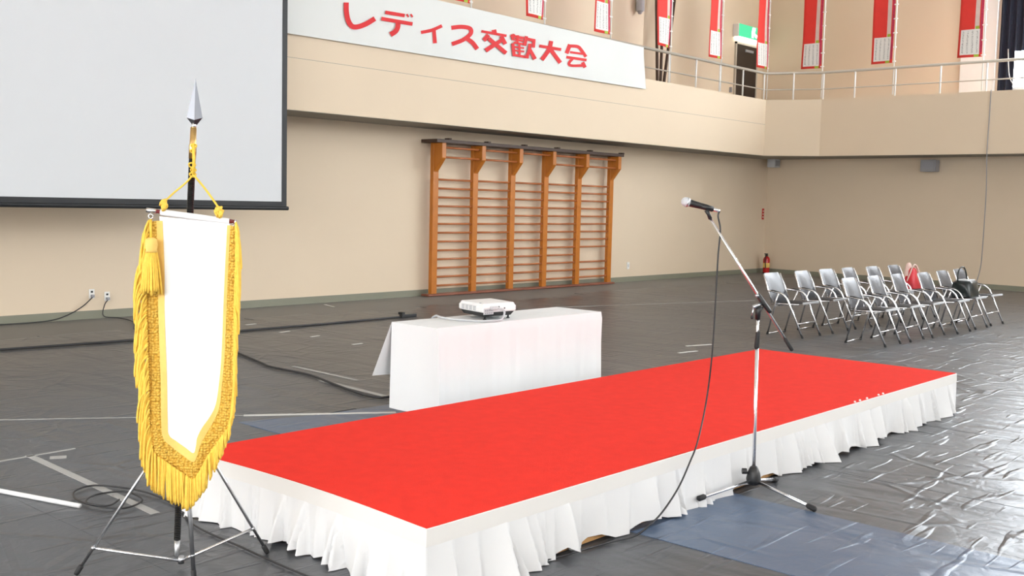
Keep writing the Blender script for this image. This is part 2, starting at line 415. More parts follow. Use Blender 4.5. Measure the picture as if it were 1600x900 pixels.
MB().box(22.55, 23.69, YU-0.15, YU-0.02, 5.575, 5.60).build('light_strip', 'lamp_white', ex)
tag(MB().box(22.44, 22.49, YU-0.05, YU, 4.28, 4.40).build('door_call_button', 'grey_plastic'), 'small grey switch on the gallery wall left of the dark door', 'switch')

# poles leaning behind the railing, and the white fixture on the upper wall
for (px0, py0), (px1, py1), lab in (((1027, 128), (1026, 30), 'dark wooden pole behind gallery railing, leftmost of three'), ((1032, 128), (1036, 20), 'dark wooden pole behind gallery railing, middle of three'), ((1037.5, 128), (1054, 0), 'dark wooden pole leaning right behind gallery railing')):
    a, b = on_axis(px0, py0, 1, 12.70), on_axis(px1, py1, 1, 12.95)
    dd = (b-a); a2 = a + dd*((ZG+0.03-a.z)/dd.z); b2 = a + dd*((6.4-a.z)/dd.z)
    tag(MB().tube([a2, b2], 0.032, 8).build('wooden_pole', 'wood_dark', smooth=True), lab, 'pole', 'poles behind the railing')
px = thing('wall_lamp', (17.41, YA, 5.3), 'white tubular fixture on the upper wall above the sheet banner', 'fixture')
MB().tube([(17.41, YA-0.10, 5.36), (17.41, YA-0.10, 6.3)], 0.085, 14).build('tube', 'pale_grey', px, smooth=True)
MB().tube([(17.41, YA-0.10, 5.30), (17.41, YA-0.10, 5.36)], [0.03, 0.06], 10).build('end_cap', 'grey_plastic', px)
for z_ in (5.6, 6.1): MB().box(17.37, 17.45, YA-0.10, YA, z_, z_+0.06).build('bracket', 'grey_plastic', px)

# gallery railing
rl = thing('gallery_railing', (21.17, YF+0.05, ZHI), 'beige metal railing with two rails along the gallery parapet', 'railing')
yr, xr = YF+0.05, XF+0.05
path = [(8.5, yr), (21.2, yr), (xr, 10.55), (xr, Y0+0.5)]
MB().tube([(x, y, 4.49) for x, y in path], 0.030, 8).build('top_rail', 'rail_paint', rl, smooth=True)
MB().tube([(x, y, 4.135) for x, y in path], 0.014, 8).build('mid_rail', 'rail_paint', rl, smooth=True)
posts = [(17.41-0.94*i, yr) for i in range(9, 0, -1)] + [(17.41, yr), (18.38, yr), (19.29, yr), (20.23, yr), (21.15, yr), (xr-0.26, 11.1), (xr, 10.53), (xr, 9.82), (xr, 8.95), (xr, 8.03), (xr, 7.14), (xr, 6.2), (xr, 5.3)]
for x, y in posts: MB().tube([(x, y, ZHI), (x, y, 4.48)], 0.018, 8).build('post', 'white_paint', rl, smooth=True)

# ------------------------------------------------------------------ floor covering: rolls of sheet, tape
xs = [-6.8, -4.0, -2.2, -0.4, 0.45, 1.35, 2.25, 3.15, 4.05, 5.00, 5.9, 6.8, 7.67, 8.6, 9.55, 10.5, 11.47, 12.4, 13.35, 14.3, 15.25, 17.1, 19.0, 22.0]
for i in range(len(xs)-1):
    if abs(xs[i]-4.05) < 1e-3: continue
    a, b = xs[i], xs[i+1]; lap = 0.02
    z = 0.0008 if i % 2 else 0.0022
    e = 11.2 + 0.2*math.sin(i*1.7)
    MB().box(a-lap, b+lap, Y0+1.0, e, z-0.0046, z).build('floor_sheet', 'sheet_grey', floor)
bl = [(4.90, -2.0), (5.00, 2.75), (5.42, 5.93), (4.62, 5.98), (4.08, 6.15), (4.05, 2.75), (4.10, -2.0)]
MB().prism(bl, -0.0035, 0.0042).build('blue_sheet', 'sheet_blue', floor)
MB().box(4.03, 5.02, 6.0, 11.2, -0.0040, 0.0012).build('floor_sheet', 'sheet_grey', floor)
MB().box(4.03, 5.02, Y0+1.0, -1.9, -0.0040, 0.0012).build('floor_sheet', 'sheet_grey', floor)
def tape(p, q, w, mt, z=0.0055, name='tape_strip'):
    p, q = Vector((p[0], p[1], 0)), Vector((q[0], q[1], 0)); n = (q-p).normalized(); s = Vector((-n.y, n.x, 0))*w/2
    MB().prism([((p-s).x, (p-s).y), ((q-s).x, (q-s).y), ((q+s).x, (q+s).y), ((p+s).x, (p+s).y)], z-0.003, z).build(name, mt, floor)
tape((2.66, 6.16), (2.60, 4.62), 0.045, 'tape_grey')
tape((2.40, 6.125), (2.93, 6.145), 0.02, 'tape_grey')
tape((2.72, 6.02), (2.80, 5.98), 0.06, 'tape_grey')
tape((2.2, 7.80), (4.23, 6.31), 0.016, 'tape_grey')
tape((4.23, 6.31), (5.10, 5.68), 0.05, 'tape_white')
tape((5.81, 7.88), (5.77, 6.92), 0.035, 'tape_grey')
tape((5.53, 7.11), (5.46, 6.17), 0.055, 'tape_grey')
tape((12.0, 9.98), (15.8, 8.72), 0.018, 'tape_grey')
for p, q in (((7.156, 9.962), (7.31, 9.992)), ((7.195, 9.433), (7.33, 9.469)), ((7.157, 8.668), (7.295, 8.686)), ((7.27, 10.80), (7.42, 10.82)), ((9.41, 6.06), (9.70, 6.02)), ((9.95, 6.31), (10.3, 6.20)), ((9.545, 12.2), (9.445, 11.86))):
    tape(p, q, 0.035, 'tape_white', name='tape_scrap')
tag(MB().tube([(2.10, 5.86, 0.014), (2.383, 4.951, 0.014)], 0.0125, 8).build('white_rod', 'white_plastic', smooth=True), 'thin white rod lying on the floor beside the coiled cable', 'rod')

# ------------------------------------------------------------------ projection screen
s0, s1, sy = 2.75, 8.145, YF-0.40
ps = thing('projection_screen', (5.4, sy, 1.37), 'large white projection screen with black border hanging at left', 'screen')
MB().box(s0+0.07, s1-0.07, sy-0.004, sy+0.004, 1.485, 5.0).build('screen_surface', 'screen_white', ps)
MB().box(s0, s0+0.07, sy-0.008, sy+0.008, 1.42, 5.1).box(s1-0.075, s1, sy-0.008, sy+0.008, 1.42, 5.1).box(s0+0.07, s1-0.07, sy-0.008, sy+0.008, 1.42, 1.485).box(s0+0.07, s1-0.07, sy-0.008, sy+0.008, 5.0, 5.1).build('border', 'screen_black', ps)
MB().tube([(s0-0.02, sy, 1.40), (s1+0.025, sy, 1.40)], 0.026, 10).build('weight_bar', 'screen_black', ps)
MB().box(s0-0.08, s1+0.08, sy-0.08, sy+0.08, 5.1, 5.28).build('housing', 'screen_black', ps, bevel=0.02)
for x in (s0+0.4, s1-0.4): MB().tube([(x, sy, 5.28), (x, sy, ZT)], 0.006, 6).build('hanging_wire', 'dull_chrome', ps)

# ------------------------------------------------------------------ sheet banner with lettering
yb = YF-0.035
bn = thing('sheet_banner', (12.5, yb, 3.7), 'long white cloth banner with red Japanese lettering on the gallery front', 'banner')
def ban(u, v):
    x = 7.3 + u*(16.42-7.3); zt = 4.54-0.075*u; zb = 3.665+0.045*u
    x += 0.13*u*max(0, (v-0.15))*(1 if u > 0.97 else 0)
    return (x, yb-0.004+0.006*math.sin(x*2.1)*math.sin(v*3), zt+(zb-zt)*v)
MB().grid(ban, 90, 10).build('cloth', 'banner_white', bn, solid=0.002)
def stroke(mb, pts, w, conv, k):
    pts = [Vector(p) for p in pts]; ws = w if isinstance(w, (list, tuple)) else [w]*len(pts)
    L_, R_ = [], []
    for i, p in enumerate(pts):
        d0 = (p-pts[i-1]).normalized() if i else (pts[1]-p).normalized()
        d1 = (pts[i+1]-p).normalized() if i < len(pts)-1 else d0
        t = (d0+d1).normalized(); n = Vector((-t.y, t.x)); s = ws[i]/2/max(0.5, n.dot(Vector((-d0.y, d0.x))))
        L_.append(p+n*s); R_.append(p-n*s)
    i = len(mb.v)
    for a, b in zip(L_, R_):
        for q in (a, b):
            x, y = conv(q); mb.v.append(on_axis(x, y, 1, yb-0.0155-0.0006*k))
    for j in range(len(pts)-1): mb.f.append((i+2*j, i+2*j+1, i+2*j+3, i+2*j+2))
def arc(pts, sub=5): return [Vector((p.x, p.y)) for p in smooth_path([(x, y, 0) for x, y in pts], sub)]
c7 = lambda q: (520+q[0]/6.154, q[1]/6.154)
c8 = lambda q: (740+q[0]/8.0, 30+q[1]/8.0)
letters = [
 (c7, [(arc([(130, 24), (131, 110), (148, 195), (185, 252), (240, 258), (320, 230), (405, 178)]), 48)]),
 (c7, [([(505, 118), (693, 150)], 34), ([(711, 136), (729, 164)], 17), ([(749, 136), (768, 164)], 17), ([(468, 179), (767, 231)], 36), (arc([(627, 210), (626, 255), (605, 300), (555, 333)]), 48)]),
 (c7, [(arc([(848, 312), (950, 291), (1050, 248)]), 32), ([(972, 280), (983, 416)], [34, 38])]),
 (c7, [(arc([(1140, 268), (1240, 258), (1320, 275), (1325, 325), (1250, 385), (1145, 424)]), 40), (arc([(1290, 372), (1345, 412), (1390, 472)]), 42)]),
 (c8, [([(254, 132), (262, 175)], 60), ([(98, 150), (412, 208)], 32), ([(188, 195), (128, 265)], 52), ([(345, 212), (398, 312)], 50), ([(188, 240), (408, 425)], 50), ([(350, 262), (150, 392)], [46, 56])]),
 (c8, [([(462, 205), (628, 238)], 34), ([(478, 250), (622, 272)], 24), ([(505, 185), (485, 250)], 36), ([(555, 200), (545, 300)], 30), ([(500, 290), (628, 312)], 26), ([(490, 300), (508, 462)], 40), ([(505, 345), (632, 362)], 22), ([(505, 388), (634, 405)], 22), ([(498, 445), (690, 478)], 30), ([(572, 300), (576, 460)], 28),
       ([(662, 212), (638, 332)], 42), ([(655, 245), (772, 268)], 38), ([(756, 262), (748, 355)], 40), (arc([(706, 305), (694, 395), (660, 480)]), 42), ([(706, 375), (768, 500)], [34, 50])]),
 (c8, [([(822, 334), (1095, 380)], 38), (arc([(970, 272), (942, 380), (853, 508)]), 52), (arc([(955, 365), (1015, 450), (1086, 545)]), 50)]),
 (c8, [([(1205, 316), (1162, 428)], 50), (arc([(1190, 335), (1290, 340), (1335, 370), (1405, 470)]), 40), ([(1205, 412), (1362, 433)], 28), ([(1160, 474), (1412, 511)], 34), (arc([(1240, 490), (1193, 550), (1225, 580), (1380, 578)]), 34), ([(1362, 538), (1394, 604)], 44)]),
]
for conv, strokes in letters:
    mb = MB()
    for k, (pts, w) in enumerate(strokes): stroke(mb, pts, w, conv, k)
    mb.build('letter', 'letter_red', bn)

# ------------------------------------------------------------------ nobori banners on poles along the railing
ordn = ['leftmost', 'second from left', 'third from left', 'fourth from left', 'fifth from left', 'sixth from left', 'seventh from left', 'eighth from left', 'rightmost']
ynb, xnb = yr+0.06, xr+0.06
spots = [(on_axis(a, b, 1, ynb).x, ynb, 'x') for a, b in ((736, 12), (851, 32), (954, 60), (1048, 80), (1127, 100), (1199, 118))] + [(xnb, on_axis(a, b, 0, xnb).y, 'y') for a, b in ((1285, 110), (1397, 100), (1537, 82))]
where = ['above the white sheet banner', 'above the white sheet banner', 'over the right end of the sheet banner', 'before the leaning poles', 'left of the exit sign', 'right of the exit sign', 'just right of the gallery corner', 'in mid right gallery', 'by the dark curtain']
for n, (x, y, ax) in enumerate(spots):
    t = thing('nobori_banner', (x, y, ZHI), '%s of nine red banners, %s' % (ordn[n], where[n]), 'banner', 'red banners on the gallery railing')
    du = Vector((-1, 0, 0)) if ax == 'x' else Vector((0, 1, 0)); nn = Vector((0, -1, 0)) if ax == 'x' else Vector((-1, 0, 0))
    P0 = Vector((x, y, 0)); W_, zb_, zt_ = 0.46, 4.60, 6.40
    MB().tube([P0+Vector((0, 0, 3.95)), P0+Vector((0, 0, 6.5))], 0.013, 8).build('pole', 'white_paint', t, smooth=True)
    MB().tube([P0+Vector((0, 0, 6.42)), P0+du*(W_+0.06)+Vector((0, 0, 6.42))], 0.008, 6).build('cross_arm', 'white_paint', t)
    ph = R.uniform(0, 6)
    def surf(u0, u1, z0, z1, off):
        def fn(a, b):
            u = u0+(u1-u0)*a; z = z0+(z1-z0)*b
            w = 0.018*math.sin(7*u+2.4*z+ph)*min(1, (6.4-z)*0.8) + 0.02*(u/W_)*max(0, 5.2-z)
            return P0 + du*(0.035+u) + nn*(off+w) + Vector((0, 0, z))
        return fn
    MB().grid(surf(0, W_, zb_, zt_, 0), 8, 20).build('cloth', 'nobori_red', t, smooth=True, solid=0.0015)
    MB().grid(surf(0.07, 0.155, zb_+0.53, zt_, 0.004), 3, 18).build('pale_strip', 'nobori_pale', t, smooth=True)
    MB().grid(surf(0.005, 0.05, zb_+0.08, zt_, 0.004), 2, 18).build('patterned_edge', 'nobori_edge', t, smooth=True)
    g = MB().grid(surf(0.055, W_-0.045, zb_+0.05, zb_+0.54, 0.006), 4, 6)
    uv = [(1-a/4, b/6) for a in range(5) for b in range(7)]
    g.build('text_panel', 'fine_print', t, smooth=True, uv=uv)
    MB().grid(surf(0.06, 0.15, zb_+0.003, zb_+0.05, 0.005), 2, 2).build('green_motif', 'nobori_green', t, smooth=True)
    MB().grid(surf(0.07, 0.14, zb_+0.54, zb_+0.60, 0.0065), 2, 2).build('green_motif', 'nobori_green', t, smooth=True)
    for zc in (4.63, 4.92, 5.21, 5.50, 5.79, 6.08, 6.36):
        a = P0+Vector((0, 0, zc)); MB().tube([a-du*0.03-nn*0.0, a+du*0.05], 0.014, 6).build('clip', 'white_paint', t)

# ------------------------------------------------------------------ wall bars
wbx = thing('wall_bars', (14.2, 12.36, 0), 'orange wooden gymnastics wall bars with five bays of rungs', 'wall bars')
px_ = [11.84, 12.76, 13.695, 14.59, 15.55, 16.545]
for x in px_:
    MB().box(x-0.06, x+0.06, 12.31, 12.385, 0.035, 2.46).build('post', 'wood_bars', wbx, bevel=0.006)
    br = MB(); pf = [(12.312, 2.0), (12.312, 2.46), (12.13, 2.46), (12.13, 2.22)]
    br.v += [Vector((x+s, y, z)) for s in (-0.045, 0.045) for y, z in pf]; br.f += [(0, 1, 2, 3), (7, 6, 5, 4)] + [(k, k+4, (k+1) % 4+4, (k+1) % 4) for k in range(4)]
    br.build('bracket', 'wood_bars', wbx, bevel=0.006)
rung_mesh = None
for b in range(5):
    a, c = px_[b]+0.055, px_[b+1]-0.055
    zs = [(0.165+0.143*k, 12.345) for k in range(13) if not (b == 4 and k == 3)] + ([(2.235, 12.19)] if b != 2 else []) + [(2.39, 12.19)]
    for z, y in zs: MB().tube([(a, y, z), (c, y, z)], 0.017, 8).build('rung', 'wood_rung', wbx, smooth=True)
MB().box(11.67, 16.66, 12.12, YA-0.002, 2.46, 2.515).build('top_rail', 'wood_dark', wbx, bevel=0.005)
for x in px_: MB().box(x-0.03+0.2, x+0.03+0.2, 12.2, 12.3, 2.515, 2.545).build('top_bolt', 'wood_dark', wbx)
MB().box(11.68, 16.68, 12.27, 12.44, 0.003, 0.035).build('base_board', 'wood_base', wbx, bevel=0.004)

# ------------------------------------------------------------------ small wall fittings and wires
def outlet(px, py, lab):
    p = on_axis(px, py, 1, YA); t = thing('wall_outlet', (p.x, YA, p.z-0.06), lab, 'outlet')
    MB().box(p.x-0.035, p.x+0.035, YA-0.010, YA, p.z-0.058, p.z+0.058).build('plate', 'white_paint', t, bevel=0.003)
    for dz in (-0.025, 0.025): MB().box(p.x-0.014, p.x+0.014, YA-0.012, YA-0.009, p.z+dz-0.012, p.z+dz+0.012).build('socket', 'black_plastic', t)
    MB().box(p.x-0.016, p.x+0.016, YA-0.05, YA-0.012, p.z-0.042, p.z-0.010).build('plug', 'grey_plastic', t)
    return p
o1 = outlet(143, 459, 'white wall outlet low under the screen, left of two')
o2 = outlet(167, 463, 'white wall outlet low under the screen, right of two')
yc = YA-0.045
tag(MB().tube(smooth_path([o1+Vector((0, -0.045, -0.03)), (6.05, yc, 0.16), (5.85, yc, 0.06), (5.6, YA-0.06, 0.012), (5.0, YA-0.10, 0.012), (4.2, YA-0.12, 0.012), (3.2, YA-0.10, 0.012)], 8), 0.0065, 6).build('power_cable', 'dark_cable', smooth=True), 'dark power cable running left along the baseboard from the outlet', 'cable')
tag(MB().tube(smooth_path([o2+Vector((0, -0.045, -0.03)), (6.33, yc, 0.16), (6.30, YA-0.08, 0.03), (6.42, 12.28, 0.010), (6.40, 11.95, 0.010), (6.27, 11.6, 0.010), (6.0, 11.1, 0.012), (5.9, 10.5, 0.012)], 8), 0.0065, 6).build('power_cable', 'dark_cable', smooth=True), 'dark power cable dropping from the outlet and curving onto the floor', 'cable')
tag(MB().tube(smooth_path([(3.0, 10.48, 0.016), (4.234, 10.408, 0.016), (5.516, 10.28, 0.016), (6.85, 10.27, 0.016), (8.0, 10.25, 0.016), (9.27, 10.27, 0.016)], 8), 0.014, 6).build('floor_cable', 'dark_cable', smooth=True), 'long straight black cable on the floor parallel to the back wall', 'cable')
tp = thing('power_strip', (9.4, 10.28, 0), 'small dark power strip at the end of the straight cable', 'power strip')
MB().box(9.29, 9.55, 10.25, 10.31, 0.003, 0.045).build('body', 'black_plastic', tp, bevel=0.006)
MB().box(9.28, 9.33, 10.24, 10.32, 0.045, 0.075).build('plug', 'black_rubber', tp, bevel=0.004)
tag(MB().tube(smooth_path([(6.05, 9.6, 0.014), (5.828, 8.736, 0.014), (5.662, 8.146, 0.014), (5.60, 7.909, 0.014), (5.60, 7.374, 0.014), (5.475, 6.882, 0.014), (5.357, 6.41, 0.014), (5.347, 6.168, 0.014), (5.47, 6.10, 0.014), (5.62, 5.75, 0.014), (5.62, 5.30, 0.014)], 8), 0.010, 6).build('projector_power_cable', 'dark_cable', smooth=True), 'wavy black cable leading across the floor to the white table', 'cable')
p = on_axis(981, 415, 1, YA)
sw = thing('wall_switch', (p.x, YA, p.z-0.07), 'small white wall plate right of the wall bars', 'switch')
MB().box(p.x-0.04, p.x+0.04, YA-0.012, YA, p.z-0.07, p.z+0.07).build('plate', 'white_paint', sw, bevel=0.003)
MB().box(p.x-0.016, p.x+0.016, YA-0.016, YA-0.012, p.z-0.03, p.z+0.03).build('socket', 'pale_grey', sw)
p = on_axis(1192.5, 334.5, 1, YA-0.01)
fs = thing('extinguisher_sign', (p.x, YA, p.z-0.12), 'small red sign plate above the fire extinguisher', 'sign')
MB().box(p.x-0.045, p.x+0.045, YA-0.008, YA, p.z-0.13, p.z+0.13).build('plate', 'ext_red', fs)
for k in range(3): MB().box(p.x-0.02, p.x+0.02, YA-0.010, YA-0.008, p.z-0.09+0.07*k, p.z-0.05+0.07*k).build('mark', 'nobori_pale', fs)
# fire extinguisher standing in the corner
e = Vector((22.70, 12.30, 0)); q = on_floor(1195, 423); e = Vector((22.62, 12.22, 0))
fe = thing('fire_extinguisher', e, 'red fire extinguisher standing in the far corner', 'fire extinguisher')
MB().lathe([(0.072, 0.004), (0.076, 0.02), (0.076, 0.33), (0.066, 0.37), (0.04, 0.395), (0.025, 0.41)], e, n=16).build('cylinder', 'ext_red', fe, smooth=True)
MB().lathe([(0.077, 0.14), (0.0775, 0.15), (0.0775, 0.24), (0.077, 0.25)], e, n=16).build('label_band', 'gold_trim', fe, smooth=True)
MB().box(e.x-0.02, e.x+0.02, e.y-0.02, e.y+0.02, 0.41, 0.46).box(e.x-0.10, e.x+0.03, e.y-0.012, e.y+0.012, 0.46, 0.475).box(e.x-0.09, e.x+0.02, e.y-0.012, e.y+0.012, 0.435, 0.447).build('valve_handle', 'black_plastic', fe)
MB().tube(smooth_path([e+Vector((-0.02, 0, 0.43)), e+Vector((-0.10, -0.03, 0.42)), e+Vector((-0.125, -0.03, 0.34)), e+Vector((-0.10, -0.03, 0.20)), e+Vector((-0.09, -0.03, 0.12))], 5), 0.012, 6).build('hose', 'black_rubber', fe, smooth=True)
MB().lathe([(0.074, 0.0), (0.08, 0.0), (0.08, 0.02), (0.074, 0.02)], e, n=16).build('foot_ring', 'black_plastic', fe)
# grey loudspeaker boxes under the gallery
sx_ = 22.83
b1 = thing('corner_speaker', (22.72, 12.2, 2.5), 'small pale box under the gallery at the wall corner', 'speaker')
MB().box(22.60, 22.86, 12.10, 12.30, 2.50, 2.69).build('body', 'pale_grey', b1, bevel=0.01)
MB().box(22.63, 22.83, 12.095, 12.10, 2.53, 2.66).build('grille', 'grey_plastic', b1)
b2 = thing('wall_speaker', (22.45, 8.46, 2.39), 'square grey speaker box high on the right wall', 'speaker')
MB().box(22.40, 22.63, 8.30, 8.62, 2.385, 2.63).build('body', 'grey_plastic', b2, bevel=0.012)
MB().box(22.394, 22.40, 8.33, 8.59, 2.41, 2.605).build('grille', 'soffit', b2)
MB().box(22.392, 22.3945, 8.335, 8.585, 2.42, 2.60).build('mesh', 'grey_plastic', b2)
tag(MB().tube(smooth_path([(XF-0.012, 7.02, ZHI+0.02), (XF-0.012, 7.025, 3.3), (XF-0.012, 7.03, 2.70), (21.80, 7.06, 2.0), (22.10, 7.16, 1.1), (22.38, 7.27, 0.45), (22.44, 7.38, 0.06), (22.43, 7.44, 0.012)], 8), 0.009, 5).build('hanging_wire', 'grey_plastic', smooth=True), 'thin grey wire hanging down the right wall behind the chairs', 'wire')

# ================================================================== STAGE
x0, x1, y0, y1, zs = 2.736, 8.40, 2.863, 4.57, 0.30
st = thing('low_stage', ((x0+x1)/2, (y0+y1)/2, 0), 'low stage platform with red carpet and white pleated skirt', 'stage')
MB().box(x0+0.06, x1-0.02, y0+0.012, y1-0.02, 0.006, 0.292).build('platform', 'ply', st, bevel=0.004)
def carpet(u, v):
    xa = x0 + 0.048*math.sin(math.pi*v)**1.0
    x = xa+(x1-xa)*u; yy0 = y0 + (0.010*math.exp(-((x-4.35)/0.28)**2))
    return (x, yy0+(y1-yy0)*v, 0.300)
cp = MB().grid(carpet, 90, 24).build('red_carpet', 'red_carpet', st); mdc = cp.modifiers.new('solidify', 'SOLIDIFY'); mdc.thickness = 0.008; mdc.offset = -1
corners = [(x0, y1), (x0, y0), (x1, y0), (x1, y1), (x0, y1)]
def perim():
    out = []; s = 0
    for i in range(4):
        a, b = Vector(corners[i]), Vector(corners[i+1]); Ld = (b-a).length; n = int(Ld/0.008); d_ = (b-a)/Ld; nrm = Vector((d_.y, -d_.x))
        for k in range(n):
            t = k/n; q = a+(b-a)*t
            nv = nrm.copy()
            e0, e1 = t*Ld, (1-t)*Ld
            p_ = Vector((corners[i-1] if i else corners[3])) ; pd = (a-p_).normalized() if i else (Vector(corners[0])-Vector(corners[3])).normalized()
            if e0 < 0.05: nv = (nrm*(0.5+e0/0.1) + Vector((pd.y, -pd.x))*(0.5-e0/0.1))
            if e1 < 0.05:
                nx = corners[(i+2) % 4 if i < 3 else 1]; nd = (Vector(nx)-b).normalized(); nv = (nrm*(0.5+e1/0.1) + Vector((nd.y, -nd.x))*(0.5-e1/0.1))
            bow = 0.045*math.sin(math.pi*t) if i == 0 else 0.0
            out.append((q + Vector((bow, 0)), nv, s+t*Ld))
        s += Ld
    return out, s
PER, PL = perim()
# pleats of uneven width; each folds over to one side
pl = []; s = 0
while s < PL:
    w = R.choice((0.05, 0.07, 0.09, 0.12, 0.16, 0.2))*R.uniform(0.85, 1.15); pl.append((s, w, R.uniform(0.2, 1.0)*min(1, 0.45+w*5), R.uniform(0, 1), R.choice((-1, 1, 1)), R.uniform(-0.05, 0.05))); s += w
def pleat(s):
    for a, w, amp, hem, sg, sk in pl:
        if a <= s < a+w:
            ph = (s-a)/w
            if sg < 0: ph = 1-ph
            prof = (ph/0.88)**1.3 if ph < 0.88 else (1-ph)/0.12
            return prof*amp, hem, sk
    return 0, 0.5, 0
rows = 9; sk = MB()
base = [pleat(s) for _, _, s in PER]
for j in range(rows+1):
    t = j/rows
    for k, (q, nv, s) in enumerate(PER):
        n = len(PER)
        sh = int(round(base[k][2]*t/0.008*0.8)); pr, hem, _ = base[(k+sh) % n]
        hem = sum(base[(k+d_) % n][1] for d_ in range(-6, 7))/13
        loc = 0.5 if (q.y < y0+0.01 and 4.45 < q.x < 5.5) else 1.0
        low = 0.012*math.sin(s*9.1)+0.014*math.sin(s*3.7+1)
        o_ = 0.006 + loc*(0.022*t**0.5*pr + t*(0.014 + 0.078*pr + 0.9*low*t))
        zb_ = 0.005 + 0.085*max(0, hem-0.52)
        z = 0.235 + (zb_-0.235)*t
        sk.v.append(Vector((q.x+nv.x*o_, q.y+nv.y*o_, z)))
n = len(PER)
for j in range(rows):
    for k in range(n): sk.f.append((j*n+k, (j+1)*n+k, (j+1)*n+(k+1) % n, j*n+(k+1) % n))
skirt = sk.build('pleated_skirt', 'skirt', st, smooth=True)
bd = MB()
for j, (z, o_) in enumerate(((0.2985, 0.001), (0.296, 0.006), (0.26, 0.008), (0.228, 0.009), (0.226, 0.004))):
    for q, nv, s in PER: bd.v.append(Vector((q.x+nv.x*o_, q.y+nv.y*o_, z)))
for j in range(4):
    for k in range(n): bd.f.append((j*n+k, (j+1)*n+k, (j+1)*n+(k+1) % n, j*n+(k+1) % n))
bd.build('skirt_band', 'band', st)
for pxx in (1337, 1345, 1356, 1374, 1381):
    q = on_axis(pxx, 632-0.296*(pxx-1337)-3, 1, y0); MB().lathe([(0.004, -0.004), (0.008, 0.0), (0.007, 0.006), (0.003, 0.009)], (q.x, y0+0.006, 0.302), n=8).build('pin', 'white_paint', st, smooth=True)

# ================================================================== TABLE WITH CLOTH AND PROJECTOR
tx0, tx1, ty0, ty1, tz = 4.876, 6.672, 5.03, 5.487, 0.70
tb = thing('folding_table', ((tx0+tx1)/2, (ty0+ty1)/2, 0), 'long narrow folding table hidden under the white cloth', 'table')
MB().box(tx0+0.02, tx1-0.05, ty0+0.02, ty1-0.02, tz-0.034, tz-0.005).build('tabletop', 'ply', tb)
for x in (tx0+0.15, tx1-0.15):
    for y in (ty0+0.06, ty1-0.06): MB().tube([(x, y, 0.0), (x, y, tz-0.034)], 0.014, 8).build('leg', 'dull_chrome', tb, smooth=True)
    MB().tube([(x, ty0+0.06, 0.12), (x, ty1-0.06, 0.12)], 0.010, 8).build('stretcher', 'dull_chrome', tb, smooth=True)
cl = thing('table_cloth', ((tx0+tx1)/2, (ty0+ty1)/2, 0.1), 'white cloth with fold creases draped over the projector table', 'tablecloth')
def crease(u, n, k=0.0035):                    # ironed-in fold lines
    f = (u*n) % 1.0; dd = min(f, 1-f); return k*max(0, 1-dd*n*0.7)
def top(u, v): return (tx0+(tx1-tx0)*u, ty0+(ty1-ty0)*v, tz+(crease(u, 8, 0.002)+0.0015*math.sin(u*23)*math.sin(v*7))*min(1, 8*min(v, 1-v))*min(1, 12*min(u, 1-u)))
MB().grid(top, 96, 16).build('top_panel', 'cloth', cl, smooth=True)
def front(u, v):
    x = tx0+(tx1-tx0)*u - 0.035*v*max(0, (u-0.8)/0.2); z = tz-(tz-0.10)*v
    y = ty0 - 0.018*v - (crease(u, 7.0, 0.006) + crease(v+0.42, 1.9, 0.004))*min(1, v*12) - 0.010*v*math.sin(u*19+1)-0.008*v*math.sin(u*7.3) - 0.006*math.sin((u*9+v*5))*v*u
    return (x, y, z)
MB().grid(front, 150, 36).build('front_panel', 'cloth', cl, smooth=True)
def left(u, v):
    a = Vector((tx0-0.012*v, ty1, tz-(tz-0.10)*v)); b = Vector(front(0, v)); q = a+(b-a)*u
    q.x -= 0.010*v*math.sin(u*math.pi*2)
    return q
MB().grid(left, 20, 16).build('left_panel', 'cloth', cl, smooth=True)
def right(u, v): return (tx1-0.035*v*(1-u)+0.01*v*math.sin(u*9), ty0+(ty1-ty0)*u-0.018*v*(1-u), tz-(tz-0.2)*v)
MB().grid(right, 20, 16).build('right_panel', 'cloth', cl, smooth=True)
def back(u, v):
    fl = max(0, 1-u*9)
    x = tx0+(tx1-tx0)*u - fl*0.125*v; y = ty1+0.025*v+0.012*v*math.sin(u*21)+fl*0.03*v
    return (x, y, tz-(0.385-0.015*fl)*v)
MB().grid(back, 90, 14).build('back_panel', 'cloth', cl, smooth=True)

pj = thing('projector', (5.62, 5.28, tz), 'white video projector with black underside standing on the cloth', 'projector')
A0, B0, C0 = Vector((5.424, 5.136)), Vector((5.750, 5.110)), Vector((5.505, 5.462))
ex_, ey_ = B0-A0, C0-A0
def pp(a, b, z): q = A0+ex_*a+ey_*b; return (q.x, q.y, z)
def ring(i, z): return [pp(i, i*0.9, z), pp(1-i, i*0.9, z), pp(1-i, 1-i*0.9, z), pp(i, 1-i*0.9, z)]
body = MB(); body.hexa(ring(0.0, 0.757), ring(0.0, 0.805)); ob = body.build('body', 'white_plastic', pj, bevel=0.012)
MB().hexa(ring(0.02, 0.80), ring(0.045, 0.822)).build('lid', 'white_plastic', pj, bevel=0.008)
MB().hexa(ring(0.10, 0.726), ring(0.03, 0.760)).build('underside', 'black_plastic', pj, bevel=0.004)
for a, b in ((0.16, 0.14), (0.86, 0.14), (0.5, 0.86)):
    q = pp(a, b, 0); MB().lathe([(0.013, 0.703), (0.014, 0.708), (0.007, 0.71), (0.006, 0.732)], (q[0], q[1], 0), n=10).build('foot', 'black_rubber', pj)
for k in range(4):                              # louvred vents on the left side
    b = 0.86-0.155*k; v = MB(); o_ = -0.006
    v.hexa([pp(o_, b-0.11, 0.766), pp(0.01, b-0.11, 0.766), pp(0.01, b, 0.766), pp(o_, b, 0.766)], [pp(o_, b-0.11, 0.800), pp(0.01, b-0.11, 0.800), pp(0.01, b, 0.800), pp(o_, b, 0.800)]); v.build('vent', 'pale_grey', pj)
